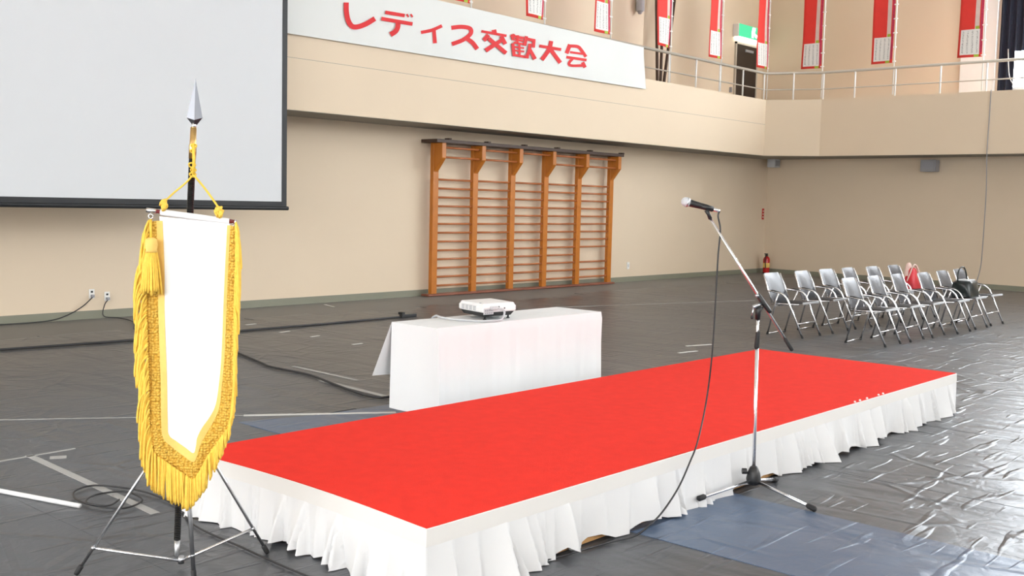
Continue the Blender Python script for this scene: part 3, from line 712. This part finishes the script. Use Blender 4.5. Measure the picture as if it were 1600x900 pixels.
def face(a0, a1, z0_, z1_, d0=0.004): return MB().hexa([pp(a0, -d0/0.33, z0_), pp(a1, -d0/0.33, z0_), pp(a1, 0.01, z0_), pp(a0, 0.01, z0_)], [pp(a0, -d0/0.33, z1_), pp(a1, -d0/0.33, z1_), pp(a1, 0.01, z1_), pp(a0, 0.01, z1_)])
face(0.02, 0.30, 0.745, 0.785).build('port_panel', 'pale_grey', pj)
for a in (0.05, 0.11, 0.17, 0.23): 
    for z_ in (0.750, 0.768): face(a, a+0.035, z_, z_+0.010, 0.006).build('port', 'grey_plastic', pj)
face(0.43, 0.48, 0.790, 0.800, 0.005).build('port', 'black_plastic', pj); face(0.62, 0.65, 0.779, 0.788, 0.005).build('port', 'black_plastic', pj)
q = pp(0.05, 0.18, 0.822); MB().lathe([(0.008, 0.0), (0.008, 0.003)], q, n=10).build('button', 'grey_plastic', pj)
face(0.20, 0.40, 0.778, 0.804, 0.03).build('cable_connector', 'pale_grey', pj, bevel=0.006)
q0 = Vector(pp(0.38, -0.09, 0.79))
tag(MB().tube(smooth_path([q0, q0+Vector((0.03, -0.03, -0.02)), q0+Vector((0.0, -0.05, -0.06)), q0+Vector((-0.06, -0.06, -0.079)), Vector((5.36, 5.07, 0.711)), Vector((5.30, 5.17, 0.711)), Vector((5.27, 5.29, 0.711)), Vector((5.27, 5.41, 0.715)), Vector((5.29, 5.48, 0.716)), Vector((5.30, 5.535, 0.66)), Vector((5.30, 5.545, 0.40)), Vector((5.32, 5.57, 0.12)), Vector((5.35, 5.70, 0.012))], 8), 0.008, 8).build('projector_cable', 'pale_grey', smooth=True), 'pale grey cable looping from the projector across the white cloth', 'cable')

# ================================================================== MICROPHONE STAND
hb = Vector((5.057, 2.754, 0))
ms = thing('microphone_stand', hb, 'chrome boom microphone stand with folding tripod legs before the stage', 'microphone stand')
mtop = on_upright(1184, 487, hb); mtop = Vector((5.047, 2.764, 0.985))
mid = Vector((5.051, 2.760, 0.62))
def lerp(a, b, t): return a+(b-a)*t
mb0 = Vector((5.057, 2.754, 0.06))
MB().tube([mb0, lerp(mb0, mtop, 0.80)], 0.0095, 12).build('lower_mast', 'chrome', ms, smooth=True)
MB().tube([lerp(mb0, mtop, 0.80), mtop], 0.0075, 12).build('upper_mast', 'chrome', ms, smooth=True)
g0, g1 = on_upright(1182, 545, hb), on_upright(1184.5, 517, hb)
MB().tube([g0, lerp(g0, g1, 0.1), lerp(g0, g1, 0.9), g1], [0.010, 0.0135, 0.0115, 0.009], 12).build('height_clutch', 'black_rubber', ms, smooth=True)
MB().lathe([(0.012, 0.055), (0.034, 0.065), (0.040, 0.09), (0.034, 0.125), (0.022, 0.155), (0.014, 0.162)], (hb.x, hb.y, 0), n=16).build('hub', 'black_plastic', ms, smooth=True)
kp = on_upright(1163, 736, hb); MB().lathe([(0.016, -0.012), (0.016, 0.012)], kp, axis=RH, n=10).tube([kp, (hb.x, hb.y, 0.11)], 0.006, 6).build('hub_knob', 'black_plastic', ms)
feet = [Vector((4.615, 2.815, 0.058)), on_floor(1272, 795, 0.016), Vector((5.40, 2.80, 0.016))]
for ft in feet:
    a = Vector((hb.x, hb.y, 0.085)); dr = (ft-a).normalized(); a = a+dr*0.025
    lg = MB().tube([a, ft-dr*0.02], 0.0085, 10).build('leg', 'chrome', ms, smooth=True)
    MB().tube([ft-dr*0.045, ft-dr*0.035, ft+dr*0.005, ft+dr*0.012], [0.010, 0.0145, 0.0150, 0.009], 10).build('rubber_foot', 'black_rubber', lg, smooth=True)
bt, bb = on_upright(1110, 342, hb), on_upright(1227, 530, hb)
be = on_upright(1238, 548, hb)
MB().tube([bt, bb], 0.0072, 12).build('boom', 'chrome', ms, smooth=True)
bo = (be-bb).normalized(); MB().tube([bb-bo*0.005, bb, be-bo*0.005, be], [0.008, 0.0105, 0.0105, 0.007], 12).build('counterweight', 'black_rubber', ms, smooth=True)
j0, j1 = on_upright(1185, 462, hb), on_upright(1202, 486, hb)
MB().tube([j0-bo*0.01, j0, j1, j1+bo*0.01], [0.010, 0.0135, 0.0135, 0.011], 12).build('boom_sleeve', 'black_plastic', ms, smooth=True)
cpt = on_upright(1187, 478, hb); MB().tube([mtop-Vector((0, 0, 0.03)), mtop+Vector((0, 0, 0.01)), cpt], [0.013, 0.016, 0.022], 12).build('boom_clutch', 'black_plastic', ms, smooth=True)
k0, k1 = on_upright(1190, 474, hb, 0.0), on_upright(1177, 480, hb, 0.03)
MB().tube([k0, k1], [0.010, 0.012], 10).build('clutch_knob', 'dull_chrome', ms, smooth=True)
h0, h1 = on_upright(1177, 480, hb, 0.03), on_upright(1175, 495, hb, 0.03)
tl = MB().tube([h0, h1], 0.0045, 8).build('t_handle', 'dull_chrome', ms, smooth=True)
MB().lathe([(0.004, -0.012), (0.008, -0.006), (0.007, 0.004), (0.003, 0.008)], h1, n=8).build('handle_tip', 'black_plastic', tl, smooth=True)
kk = on_upright(1183, 462, hb, 0.02); MB().lathe([(0.009, -0.006), (0.010, 0), (0.009, 0.006)], kk, axis=NH, n=12).build('locking_screw', 'dull_chrome', ms, smooth=True)
# microphone clip and microphone
m0, m1 = on_upright(1070, 315, hb), on_upright(1112, 326.5, hb)
md_ = (m1-m0).normalized()
c0 = on_upright(1106, 327, hb); c1 = on_upright(1103.5, 324, hb)
MB().tube([bt, on_upright(1107, 335, hb), on_upright(1104, 328, hb)], [0.011, 0.009, 0.014], 10).tube([c1-md_*0.03, c1+md_*0.035], [0.0165, 0.0150], 12).build('microphone_clip', 'black_plastic', ms, smooth=True)
mc = thing('microphone', m0, 'black handheld microphone with silver ball grille on the boom', 'microphone')
hd = on_upright(1072, 315.5, hb)
MB().lathe([(0.004, -0.026), (0.015, -0.022), (0.023, -0.012), (0.0255, 0.0), (0.024, 0.012), (0.020, 0.020)], hd, axis=md_, n=18).build('grille', 'pale_grey', mc, smooth=True)
MB().lathe([(0.0245, 0.004), (0.026, 0.006), (0.026, 0.010), (0.0245, 0.012)], hd, axis=md_, n=18).build('grille_ring', 'dull_chrome', mc, smooth=True)
MB().lathe([(0.019, 0.017), (0.019, 0.03), (0.0165, 0.08), (0.013, 0.125), (0.012, 0.150)], hd, axis=md_, n=18).build('body', 'black_plastic', mc, smooth=True)
MB().lathe([(0.0085, 0.148), (0.0095, 0.15), (0.0095, 0.178), (0.006, 0.185)], hd, axis=md_, n=14).build('plug', 'chrome', mc, smooth=True)
# cable: from the microphone down past the stage edge, round the stage and into the coil
pe = hd+md_*0.185
cab = [pe, on_upright(1122, 338, hb), on_upright(1125.5, 360, hb), on_upright(1122, 400, hb), on_upright(1118, 470, hb), on_upright(1112, 560, hb), on_upright(1103, 630, hb),
       on_axis(1090, 690, 1, 2.83), on_axis(1078, 722, 1, 2.80), on_axis(1060, 762, 1, 2.77), on_axis(1035, 800, 1, 2.755), on_axis(1012, 823, 1, 2.75), on_floor(990, 838, 0.011), on_floor(950, 848, 0.011), on_floor(880, 868, 0.011), on_floor(800, 893, 0.011),
       Vector((2.95, 2.735, 0.011)), Vector((2.66, 2.76, 0.011)), Vector((2.60, 3.05, 0.011)), Vector((2.585, 3.45, 0.011)), Vector((2.60, 3.9, 0.011)), Vector((2.62, 4.3, 0.011)), Vector((2.72, 4.62, 0.011)), Vector((2.74, 4.90, 0.014)), Vector((2.70, 5.10, 0.014)), Vector((2.60, 5.26, 0.014)), Vector((2.47, 5.20, 0.014)), Vector((2.42, 5.0, 0.014)), Vector((2.50, 4.78, 0.014)), Vector((2.64, 4.82, 0.018)), Vector((2.66, 5.02, 0.018)), Vector((2.52, 5.06, 0.022)), Vector((2.42, 4.96, 0.022)), Vector((2.47, 4.84, 0.022)), Vector((2.56, 4.90, 0.022))]
tag(MB().tube(smooth_path(cab, 8), 0.0048, 6).build('microphone_cable', 'dark_cable', smooth=True), 'thin black cable hanging from the microphone and trailing round the stage', 'cable')

# ================================================================== CEREMONIAL FLAG ON ITS TRIPOD
fb = Vector((2.29, 3.87, 0))
U = lambda x, y, off=0.0: on_upright(x, y, fb, off)
fst = thing('flag_stand', fb, 'chrome tripod stand holding the white fringed pennant', 'stand')
hub = U(287, 643)
feet = [on_floor(120, 895, 0.012), on_floor(417, 862, 0.012), on_floor(303, 904, 0.012)]
for ft, r_ in zip(feet, (0.0065, 0.0065, 0.009)):
    dr = (ft-hub).normalized()
    lg = MB().tube([hub, ft-dr*0.02], r_, 10).build('leg', 'dull_chrome', fst, smooth=True)
    MB().tube([ft-dr*0.035, ft-dr*0.03, ft, ft+dr*0.008], [0.008, 0.011, 0.011, 0.008], 10).build('rubber_foot', 'black_rubber', lg, smooth=True)
MB().lathe([(0.02, -0.03), (0.026, -0.02), (0.026, 0.03), (0.018, 0.04)], hub, n=14).build('hub', 'black_plastic', fst, smooth=True)
bc = on_upright(283, 887, fb); bc.z = max(bc.z, 0.03)
def leg_at(ft, px, py):
    best = min((lerp(hub, ft, k/400) for k in range(401)), key=lambda q: abs((450-FPX*((q-CAMP).dot(UP))/((q-CAMP).dot(FW)))-py)); return best
for ft, py in ((feet[0], 856), (feet[1], 826), (feet[2], 868)):
    a = leg_at(ft, 0, py); MB().tube([a, bc], 0.0065, 8).build('brace', 'chrome', fst, smooth=True)
    MB().lathe([(0.007, -0.008), (0.010, 0), (0.007, 0.008)], a, n=8).build('brace_joint', 'dull_chrome', fst, smooth=True)
MB().tube([bc+Vector((0, 0, -0.01)), bc+Vector((0, 0, 0.02))], 0.013, 10).build('brace_bracket', 'dull_chrome', fst, smooth=True)

pb, ptop = U(276, 866), U(302.5, 196)
fl = thing('ceremonial_flag', pb, 'white pennant with gold fringe on a black spear-topped pole', 'flag')
MB().tube([lerp(pb, ptop, 0.035), lerp(pb, ptop, 0.925)], 0.0135, 14).build('pole', 'ribbed_black', fl, smooth=True)
MB().tube([pb+Vector((0, 0, -0.012)), pb, lerp(pb, ptop, 0.035)], [0.006, 0.011, 0.012], 12).build('pole_end', 'dull_chrome', fl, smooth=True)
MB().tube([lerp(pb, ptop, 0.925), lerp(pb, ptop, 0.955), lerp(pb, ptop, 0.958), lerp(pb, ptop, 0.995)], [0.0145, 0.0150, 0.0128, 0.0122], 14).build('ferrule', 'brass', fl, smooth=True)
sp_ = MB(); tp0, wd, tip = U(304, 192), U(304, 184), U(305.5, 122)
s1_, s2_ = RH*0.032, NH*0.018
sp_.v += [tip, wd-s1_, wd-s2_+Vector((0, 0, -0.01))+RH*0.004, wd+s1_, wd+s2_, tp0+Vector((0, 0, -0.02))]
sp_.f += [(0, 1, 2), (0, 2, 3), (0, 3, 4), (0, 4, 1), (5, 2, 1), (5, 3, 2), (5, 4, 3), (5, 1, 4)]
sp_.build('spearhead', 'steel', fl)
MB().tube([ptop-Vector((0, 0, 0.01)), tp0], [0.010, 0.008], 12).build('spear_socket', 'chrome', fl, smooth=True)
# cross bar, cord, knots
F1 = 0.085
b0, b1 = U(229, 328, F1), U(369, 347, F1)
MB().tube([b0, b1], 0.0075, 12).build('cross_bar', 'red_wood', fl, smooth=True)
for a, b in ((b0, lerp(b0, b1, 0.11)), (lerp(b0, b1, 0.985), b1)): MB().tube([a, b], 0.0095, 12).build('bar_end', 'chrome', fl, smooth=True)
for px_c, py_c in ((235.5, 338), (361, 351)):
    c = U(px_c, py_c, F1); MB().tube([c+(RH*math.cos(t*math.pi/6)+Vector((0, 0, 1))*math.sin(t*math.pi/6))*0.009 for t in range(13)], 0.002, 6).build('ring', 'chrome', fl, smooth=True)
kn = U(302, 273, 0.02)
MB().tube(smooth_path([kn, U(290, 286, 0.028), U(272, 301, 0.034), U(256, 316, F1+0.005)], 5), 0.0042, 6).tube(smooth_path([kn, U(315, 288, 0.028), U(328, 305, 0.034), U(342, 325, F1+0.005)], 5), 0.0042, 6).tube([U(302, 225, 0.018), U(303, 250, 0.019), kn], 0.006, 6).build('cord', 'gold_cord', fl, smooth=True)
kt = MB()
for (x, y, r_) in ((300, 258, 0.013), (302, 266, 0.010), (301, 273, 0.012), (303, 228, 0.010), (301, 236, 0.008)):
    kt.tube([U(x, y, 0.016)+(RH*math.cos(t*math.pi/5)+Vector((0, 0, 1))*math.sin(t*math.pi/5)*0.7+NH*0.4*math.sin(t*1.3))*r_ for t in range(11)], 0.0038, 6)
kt.build('cord_knot', 'gold_cord', fl, smooth=True)
for (x, y, w_, h_) in ((256, 320, 0.020, 0.026), (343, 331, 0.024, 0.026)):
    rs = MB()
    for k in range(26):
        a = R.uniform(0, 6.28); rr = R.uniform(0.3, 1); c = U(x, y, F1+0.012)+RH*math.cos(a)*w_*rr*0.6+Vector((0, 0, math.sin(a)*h_*rr*0.6))
        rs.tube([c+RH*R.uniform(-.006, .006)+Vector((0, 0, 0.008)), c-NH*0.012, c+RH*R.uniform(-.006, .006)-Vector((0, 0, 0.009))], 0.0048, 6)
    rs.build('cord_rosette', 'gold_yarn', fl, smooth=True)
# cloth: outlines in photo pixels laid on the hanging plane
def polyx(tab, y):
    for (y0_, xa), (y1_, xb) in zip(tab, tab[1:]):
        if y0_ <= y <= y1_: return xa+(xb-xa)*(y-y0_)/(y1_-y0_)
    return tab[0][1] if y < tab[0][0] else tab[-1][1]
WL = [(340, 253), (360, 256), (480, 257), (560, 260), (676, 262), (692, 280), (708, 303)]
WR = [(348, 357), (360, 353), (500, 348), (560, 346), (600, 342), (630, 337), (650, 326), (668, 315), (685, 307), (708, 303)]
def wav(x, y): return 0.006*math.sin((x-250)*0.11+y*0.012)*min(1, (y-330)/120)
def pen(u, v, L_=WL, R_=WR, off=F1+0.010):
    yt = 338+12*u; y = yt+(713-yt)*v; xa, xb = polyx(L_, y)-4, polyx(R_, y)+3; x = xa+(xb-xa)*u
    return U(x, y, off+wav(x, y))
MB().grid(pen, 14, 60).build('cloth', 'flag_white', fl, smooth=True)
def slv(u, v):
    a = lerp(b0, b1, 0.16+0.77*u); an = v*2*math.pi; return a+Vector((0, 0, 1))*math.cos(an)*0.013-NH*math.sin(an)*0.013+Vector((0, 0, -0.002))
MB().grid(slv, 24, 12).build('pole_sleeve', 'cloth', fl, smooth=True)
# borders as ribbons that follow the outline: trim, net, then strands
out_w = [(254, 345), (257, 420), (257, 480), (259, 540), (261, 600), (262, 660), (264, 680), (275, 689), (289, 699), (302, 708), (306, 697), (308, 684), (316, 668), (328, 651), (337, 632), (342, 600), (346, 555), (349, 480), (352, 410), (355, 352)]
trim_d = [(-10, 0)]*6+[(-9, 5), (-6, 10), (-3, 13), (0, 14), (3, 12), (6, 9), (8, 7), (7, 5), (6, 3)]+[(5, 0)]*5
net_d = [(-13, 2), (-18, 3), (-20, 2), (-20, 2), (-20, 2), (-20, 6), (-16, 22), (-10, 26), (-5, 28), (0, 30), (6, 26), (12, 22), (20, 14), (24, 12), (24, 10), (20, 6), (16, 3), (14, 2), (13, 2), (10, 3)]
def ribbon(name, mt, A_, B_, off, lift=0.0):
    a = smooth_path([(x, y, 0) for x, y in A_], 5); b = smooth_path([(x, y, 0) for x, y in B_], 5)
    mb = MB(); n_ = len(a); m_ = 4
    for p, q in zip(a, b):
        for k in range(m_+1):
            r_ = lerp(p, q, k/m_); mb.v.append(U(r_.x, r_.y, off+wav(r_.x, r_.y)+lift*math.sin(math.pi*k/m_)))
    for i in range(n_-1):
        for k in range(m_): mb.f.append((i*(m_+1)+k, i*(m_+1)+k+1, (i+1)*(m_+1)+k+1, (i+1)*(m_+1)+k))
    mb.build(name, mt, fl, smooth=True); return b
tr = [(x+dx, y+dy) for (x, y), (dx, dy) in zip(out_w, trim_d)]
nt_ = [(x+dx, y+dy) for (x, y), (dx, dy) in zip(tr, net_d)]
ribbon('trim', 'gold_trim', out_w, tr, F1+0.012)
edge = ribbon('net_border', 'gold_net', tr, nt_, F1+0.011, 0.006)
OL = [(345, 240), (352, 231), (375, 222), (430, 211), (520, 208), (640, 213), (705, 219), (762, 234), (783, 270), (794, 291)]
OR = [(352, 360), (365, 371), (420, 379), (470, 376), (520, 372), (630, 366), (680, 358), (715, 344), (760, 322), (794, 294)]
def bottom_y(x):                                # lower outline of the fringe
    tab = [(208, 640), (216, 700), (225, 738), (233, 762), (248, 772), (265, 784), (282, 792), (293, 796), (300, 790), (310, 778), (325, 757), (345, 716), (358, 684), (368, 625), (380, 560)]
    return polyx([(a, b) for a, b in tab], x)
strands = MB()
def strand(pts, r0):
    pts = smooth_path(pts, 3); strands.tube(pts, [r0]*(len(pts)-1)+[r0*0.75], 5)
NE = len(edge)
for k in range(NE*3):
    f_ = k/3.0; i = min(int(f_), NE-2); e_ = lerp(edge[i], edge[i+1], f_-i); x, y = e_.x, e_.y
    jit = R.uniform(-2, 2); r0 = R.uniform(0.0042, 0.0054); dp = R.uniform(0.0, 0.014)
    side = -1 if f_ < NE*0.30 else (1 if f_ > NE*0.72 else 0)
    if side:
        ln = R.uniform(48, 78); tabo = OL if side < 0 else OR
        xo = polyx(tabo, min(y+ln*0.7, 780)); mixx = R.uniform(0.25, 1.0); xe = x+(xo-x)*mixx
        ye = min(y+ln, bottom_y(xe)+R.uniform(-3, 3)) if y > 560 else y+ln
        strand([U(x-side*2, y-3, F1+0.010+dp), U(x+(xe-x)*0.7, y+ln*0.22, F1+0.016+dp), U(xe+jit*0.5, y+(ye-y)*0.7, F1+0.012+dp), U(xe+jit, ye, F1+0.010+dp)], r0)
    else:
        xe = x+R.uniform(-3, 3); ye = bottom_y(xe)+R.uniform(-6, 3)
        if ye > y+8: strand([U(x, y-4, F1+0.010+dp), U(lerp(Vector((x, 0, 0)), Vector((xe, 0, 0)), 0.5).x, (y+ye)/2, F1+0.014+dp), U(xe, ye, F1+0.008+dp)], r0)
strands.build('fringe', 'gold_yarn', fl, smooth=True, kind='stuff')
# big tassel on the left
ta = MB().tube([U(235.5, 343, F1+0.02), U(235.5, 352, F1+0.03), U(236, 372, F1+0.04)], 0.0055, 8); ta.build('tassel_cord', 'gold_cord', fl, smooth=True)
tc_ = U(236.5, 383, F1+0.045); MB().lathe([(0.010, 0.030), (0.022, 0.022), (0.025, 0.0), (0.021, -0.018), (0.024, -0.028)], tc_, n=14).build('tassel_head', 'gold_trim', fl, smooth=True)
tt = MB()
for k in range(44):
    a = k/44*6.283*3; rr = 0.008+0.016*((k*7) % 11)/11
    o_ = RH*math.cos(a)*rr-NH*math.sin(a)*rr*0.8; z0_ = U(236.5, 391, F1+0.045)
    e_ = U(236.5, R.uniform(452, 461), F1+0.045); tt.tube(smooth_path([z0_+o_*0.8, lerp(z0_, e_, 0.5)+o_*1.4, e_+o_*1.75], 3), 0.0046, 5)
tt.build('tassel_strands', 'gold_yarn', fl, smooth=True, kind='stuff')

# ================================================================== FOLDING CHAIRS
def make_chair():
    t = thing('folding_chair', (0, 0, 0), '', 'chair', 'black folding chairs in two rows')
    for s in (-1, 1):
        x = s*0.225
        pts = smooth_path([(x*0.96, 0.215, 0.540), (x*1.06, 0.12, 0.535), (x*1.08, 0.01, 0.515), (x*1.07, -0.055, 0.465)], 5)+[Vector((x*1.03, -0.125, 0.33)), Vector((x*1.0, -0.265, 0.02))]
        MB().tube(pts, 0.0115, 8).build('front_leg', 'chrome', t, smooth=True, local=True)
        MB().tube([(x, -0.275, 0.0), (x, -0.262, 0.03)], 0.0145, 8).build('foot_cap', 'black_rubber', t, local=True)
        MB().tube([(x*1.05, 0.065, 0.52), (x*0.99, 0.105, 0.40), (x*0.95, 0.20, 0.02)], 0.0105, 8).build('rear_leg', 'chrome', t, smooth=True, local=True)
        MB().tube([(x*0.95, 0.205, 0.0), (x*0.95, 0.20, 0.03)], 0.0145, 8).build('foot_cap', 'black_rubber', t, local=True)
        MB().tube([(x*0.93, -0.20, 0.40), (x*0.93, 0.17, 0.385)], 0.009, 8).build('seat_rail', 'chrome', t, smooth=True, local=True)
        MB().tube([(x*0.93, 0.155, 0.385), (x*0.95, 0.225, 0.57), (x*0.88, 0.297, 0.735)], 0.009, 8).build('back_rail', 'chrome', t, smooth=True, local=True)
        MB().tube([(x*1.03, 0.17, 0.547), (x*1.07, 0.11, 0.543), (x*1.08, 0.03, 0.530)], [0.008, 0.011, 0.008], 8).build('arm_pad', 'black_plastic', t, smooth=True, local=True)
    MB().tube([(-0.21, 0.20, 0.018), (0.21, 0.20, 0.018)], 0.009, 8).build('rear_floor_bar', 'chrome', t, smooth=True, local=True)
    MB().tube([(-0.225, -0.205, 0.17), (0.225, -0.205, 0.17)], 0.009, 8).build('stretcher', 'chrome', t, smooth=True, local=True)
    MB().tube([(-0.215, 0.11, 0.36), (0.215, 0.11, 0.36)], 0.008, 8).build('rear_stretcher', 'chrome', t, smooth=True, local=True)
    def rr(u): return math.copysign(abs(u)**0.55, u)
    def pad(nu, nv, fn, th):
        mb = MB()
        for sgn in (1, -1):
            mb.grid((lambda a, b: fn(a*2-1, b*2-1, sgn*th)) if sgn > 0 else (lambda a, b: fn(1-a*2, b*2-1, sgn*th)), nu, nv)
        return mb
    def seat(a, b, h):
        ed = (1-abs(a)**6)*(1-abs(b)**6); x = 0.205*a*(1-0.10*max(0, abs(b)-0.7)); y = -0.015-0.225*b
        return (x, y, 0.405+0.012*b+h*ed+(-0.006*(1-a*a)*(1-b*b) if h > 0 else 0))
    sm = pad(12, 12, seat, 0.017); sm.build('seat', 'seat_vinyl', t, smooth=True, local=True)
    MB().box(-0.195, 0.195, -0.256, -0.236, 0.402, 0.428).build('seat_front_edge', 'pale_grey', t, local=True, bevel=0.006)
    def bk(a, b, h):
        ed = (1-abs(a)**6)*(1-abs(b)**6); k = 1-0.16*max(0, abs(b)-0.55)/0.45*(1 if b > 0 else 1.3)
        x = 0.205*a*k; z = 0.575+0.172*b; y = 0.225+0.072*b+0.016*(1-a*a)+0.010*b*b
        return (x, y-h*ed, z+h*ed*0.3)
    pad(12, 12, bk, 0.014).build('backrest', 'vinyl', t, smooth=True, local=True)
    return t
proto = make_chair()
row1 = [(11.93, 5.30), (12.62, 5.29), (13.27, 5.27), (13.97, 5.20), (14.69, 5.22), (15.37, 5.23)]
row2 = [(11.90, 6.29), (12.66, 6.27), (13.38, 6.28), (14.02, 6.26), (14.70, 6.21), (15.42, 6.19)]
cnt = ['first', 'second', 'third', 'fourth', 'fifth', 'sixth']
chairs = []
for rn, row in (('front', row1), ('rear', row2)):
    for i, (x, y) in enumerate(row):
        c = proto if not chairs else copy_tree(proto)
        c.location = (x, y-0.235, 0); c.rotation_euler = (0, 0, math.radians(R.uniform(-3, 3)))
        extra = {('front', 4): ' holding the dark bag', ('rear', 5): ' holding the red bag', ('rear', 0): ', nearest the microphone boom', ('front', 5): ', farthest right'}.get((rn, i), '')
        c['label'] = 'black folding chair, %s from left in the %s row%s' % (cnt[i], rn, extra)
        chairs.append(c)
# bags on the chairs
c = chairs[11].location; bz = 0.425
rb = thing('red_bag', (c.x, c.y, bz), 'shiny red bag with pale pink flap on a rear-row chair', 'bag')
def blob(cx, cy, cz, rx, ry, h, top=0.5, pw=0.6):
    def fn(u, v):
        a = u*2*math.pi; z = v; k = (1-(1-top)*z**1.3)*(1 if v < 0.9 else 1-(v-0.9)*4); k *= 1+0.05*math.sin(a*5+z*6)
        cx_ = math.copysign(abs(math.cos(a))**pw, math.cos(a)); sy_ = math.copysign(abs(math.sin(a))**pw, math.sin(a))
        return (cx+rx*k*cx_, cy+ry*k*sy_, cz+h*z)
    return fn
MB().grid(blob(c.x, c.y+0.01, bz, 0.17, 0.10, 0.30, 0.35), 32, 12).build('body', 'bag_red', rb, smooth=True)
MB().tube(smooth_path([(c.x-0.13, c.y+0.03, bz+0.10), (c.x-0.08, c.y-0.02, bz+0.31), (c.x+0.0, c.y-0.03, bz+0.34), (c.x+0.07, c.y-0.05, bz+0.26), (c.x+0.14, c.y-0.09, bz+0.06)], 6), 0.012, 6).build('handle', 'bag_pink', rb, smooth=True)
MB().grid(blob(c.x-0.02, c.y+0.06, bz+0.18, 0.10, 0.045, 0.19, 0.5), 20, 6).build('flap', 'bag_pink', rb, smooth=True)
c = chairs[4].location
db = thing('dark_bag', (c.x+0.02, c.y, bz), 'dark glossy handbag with looped handle on a front-row chair', 'bag')
MB().grid(blob(c.x, c.y-0.03, bz, 0.195, 0.14, 0.215, 0.86, 0.45), 40, 12).build('body', 'bag_dark', db, smooth=True)
MB().box(c.x-0.15, c.x+0.15, c.y-0.11, c.y+0.05, bz+0.205, bz+0.222).build('zip_top', 'pale_grey', db, bevel=0.008)
MB().tube(smooth_path([(c.x-0.14, c.y+0.02, bz+0.17), (c.x-0.17, c.y+0.02, bz+0.27), (c.x-0.10, c.y+0.02, bz+0.37), (c.x+0.0, c.y+0.0, bz+0.38), (c.x+0.05, c.y-0.02, bz+0.28), (c.x+0.05, c.y-0.03, bz+0.19)], 6), 0.010, 6).build('handle', 'bag_dark', db, smooth=True)
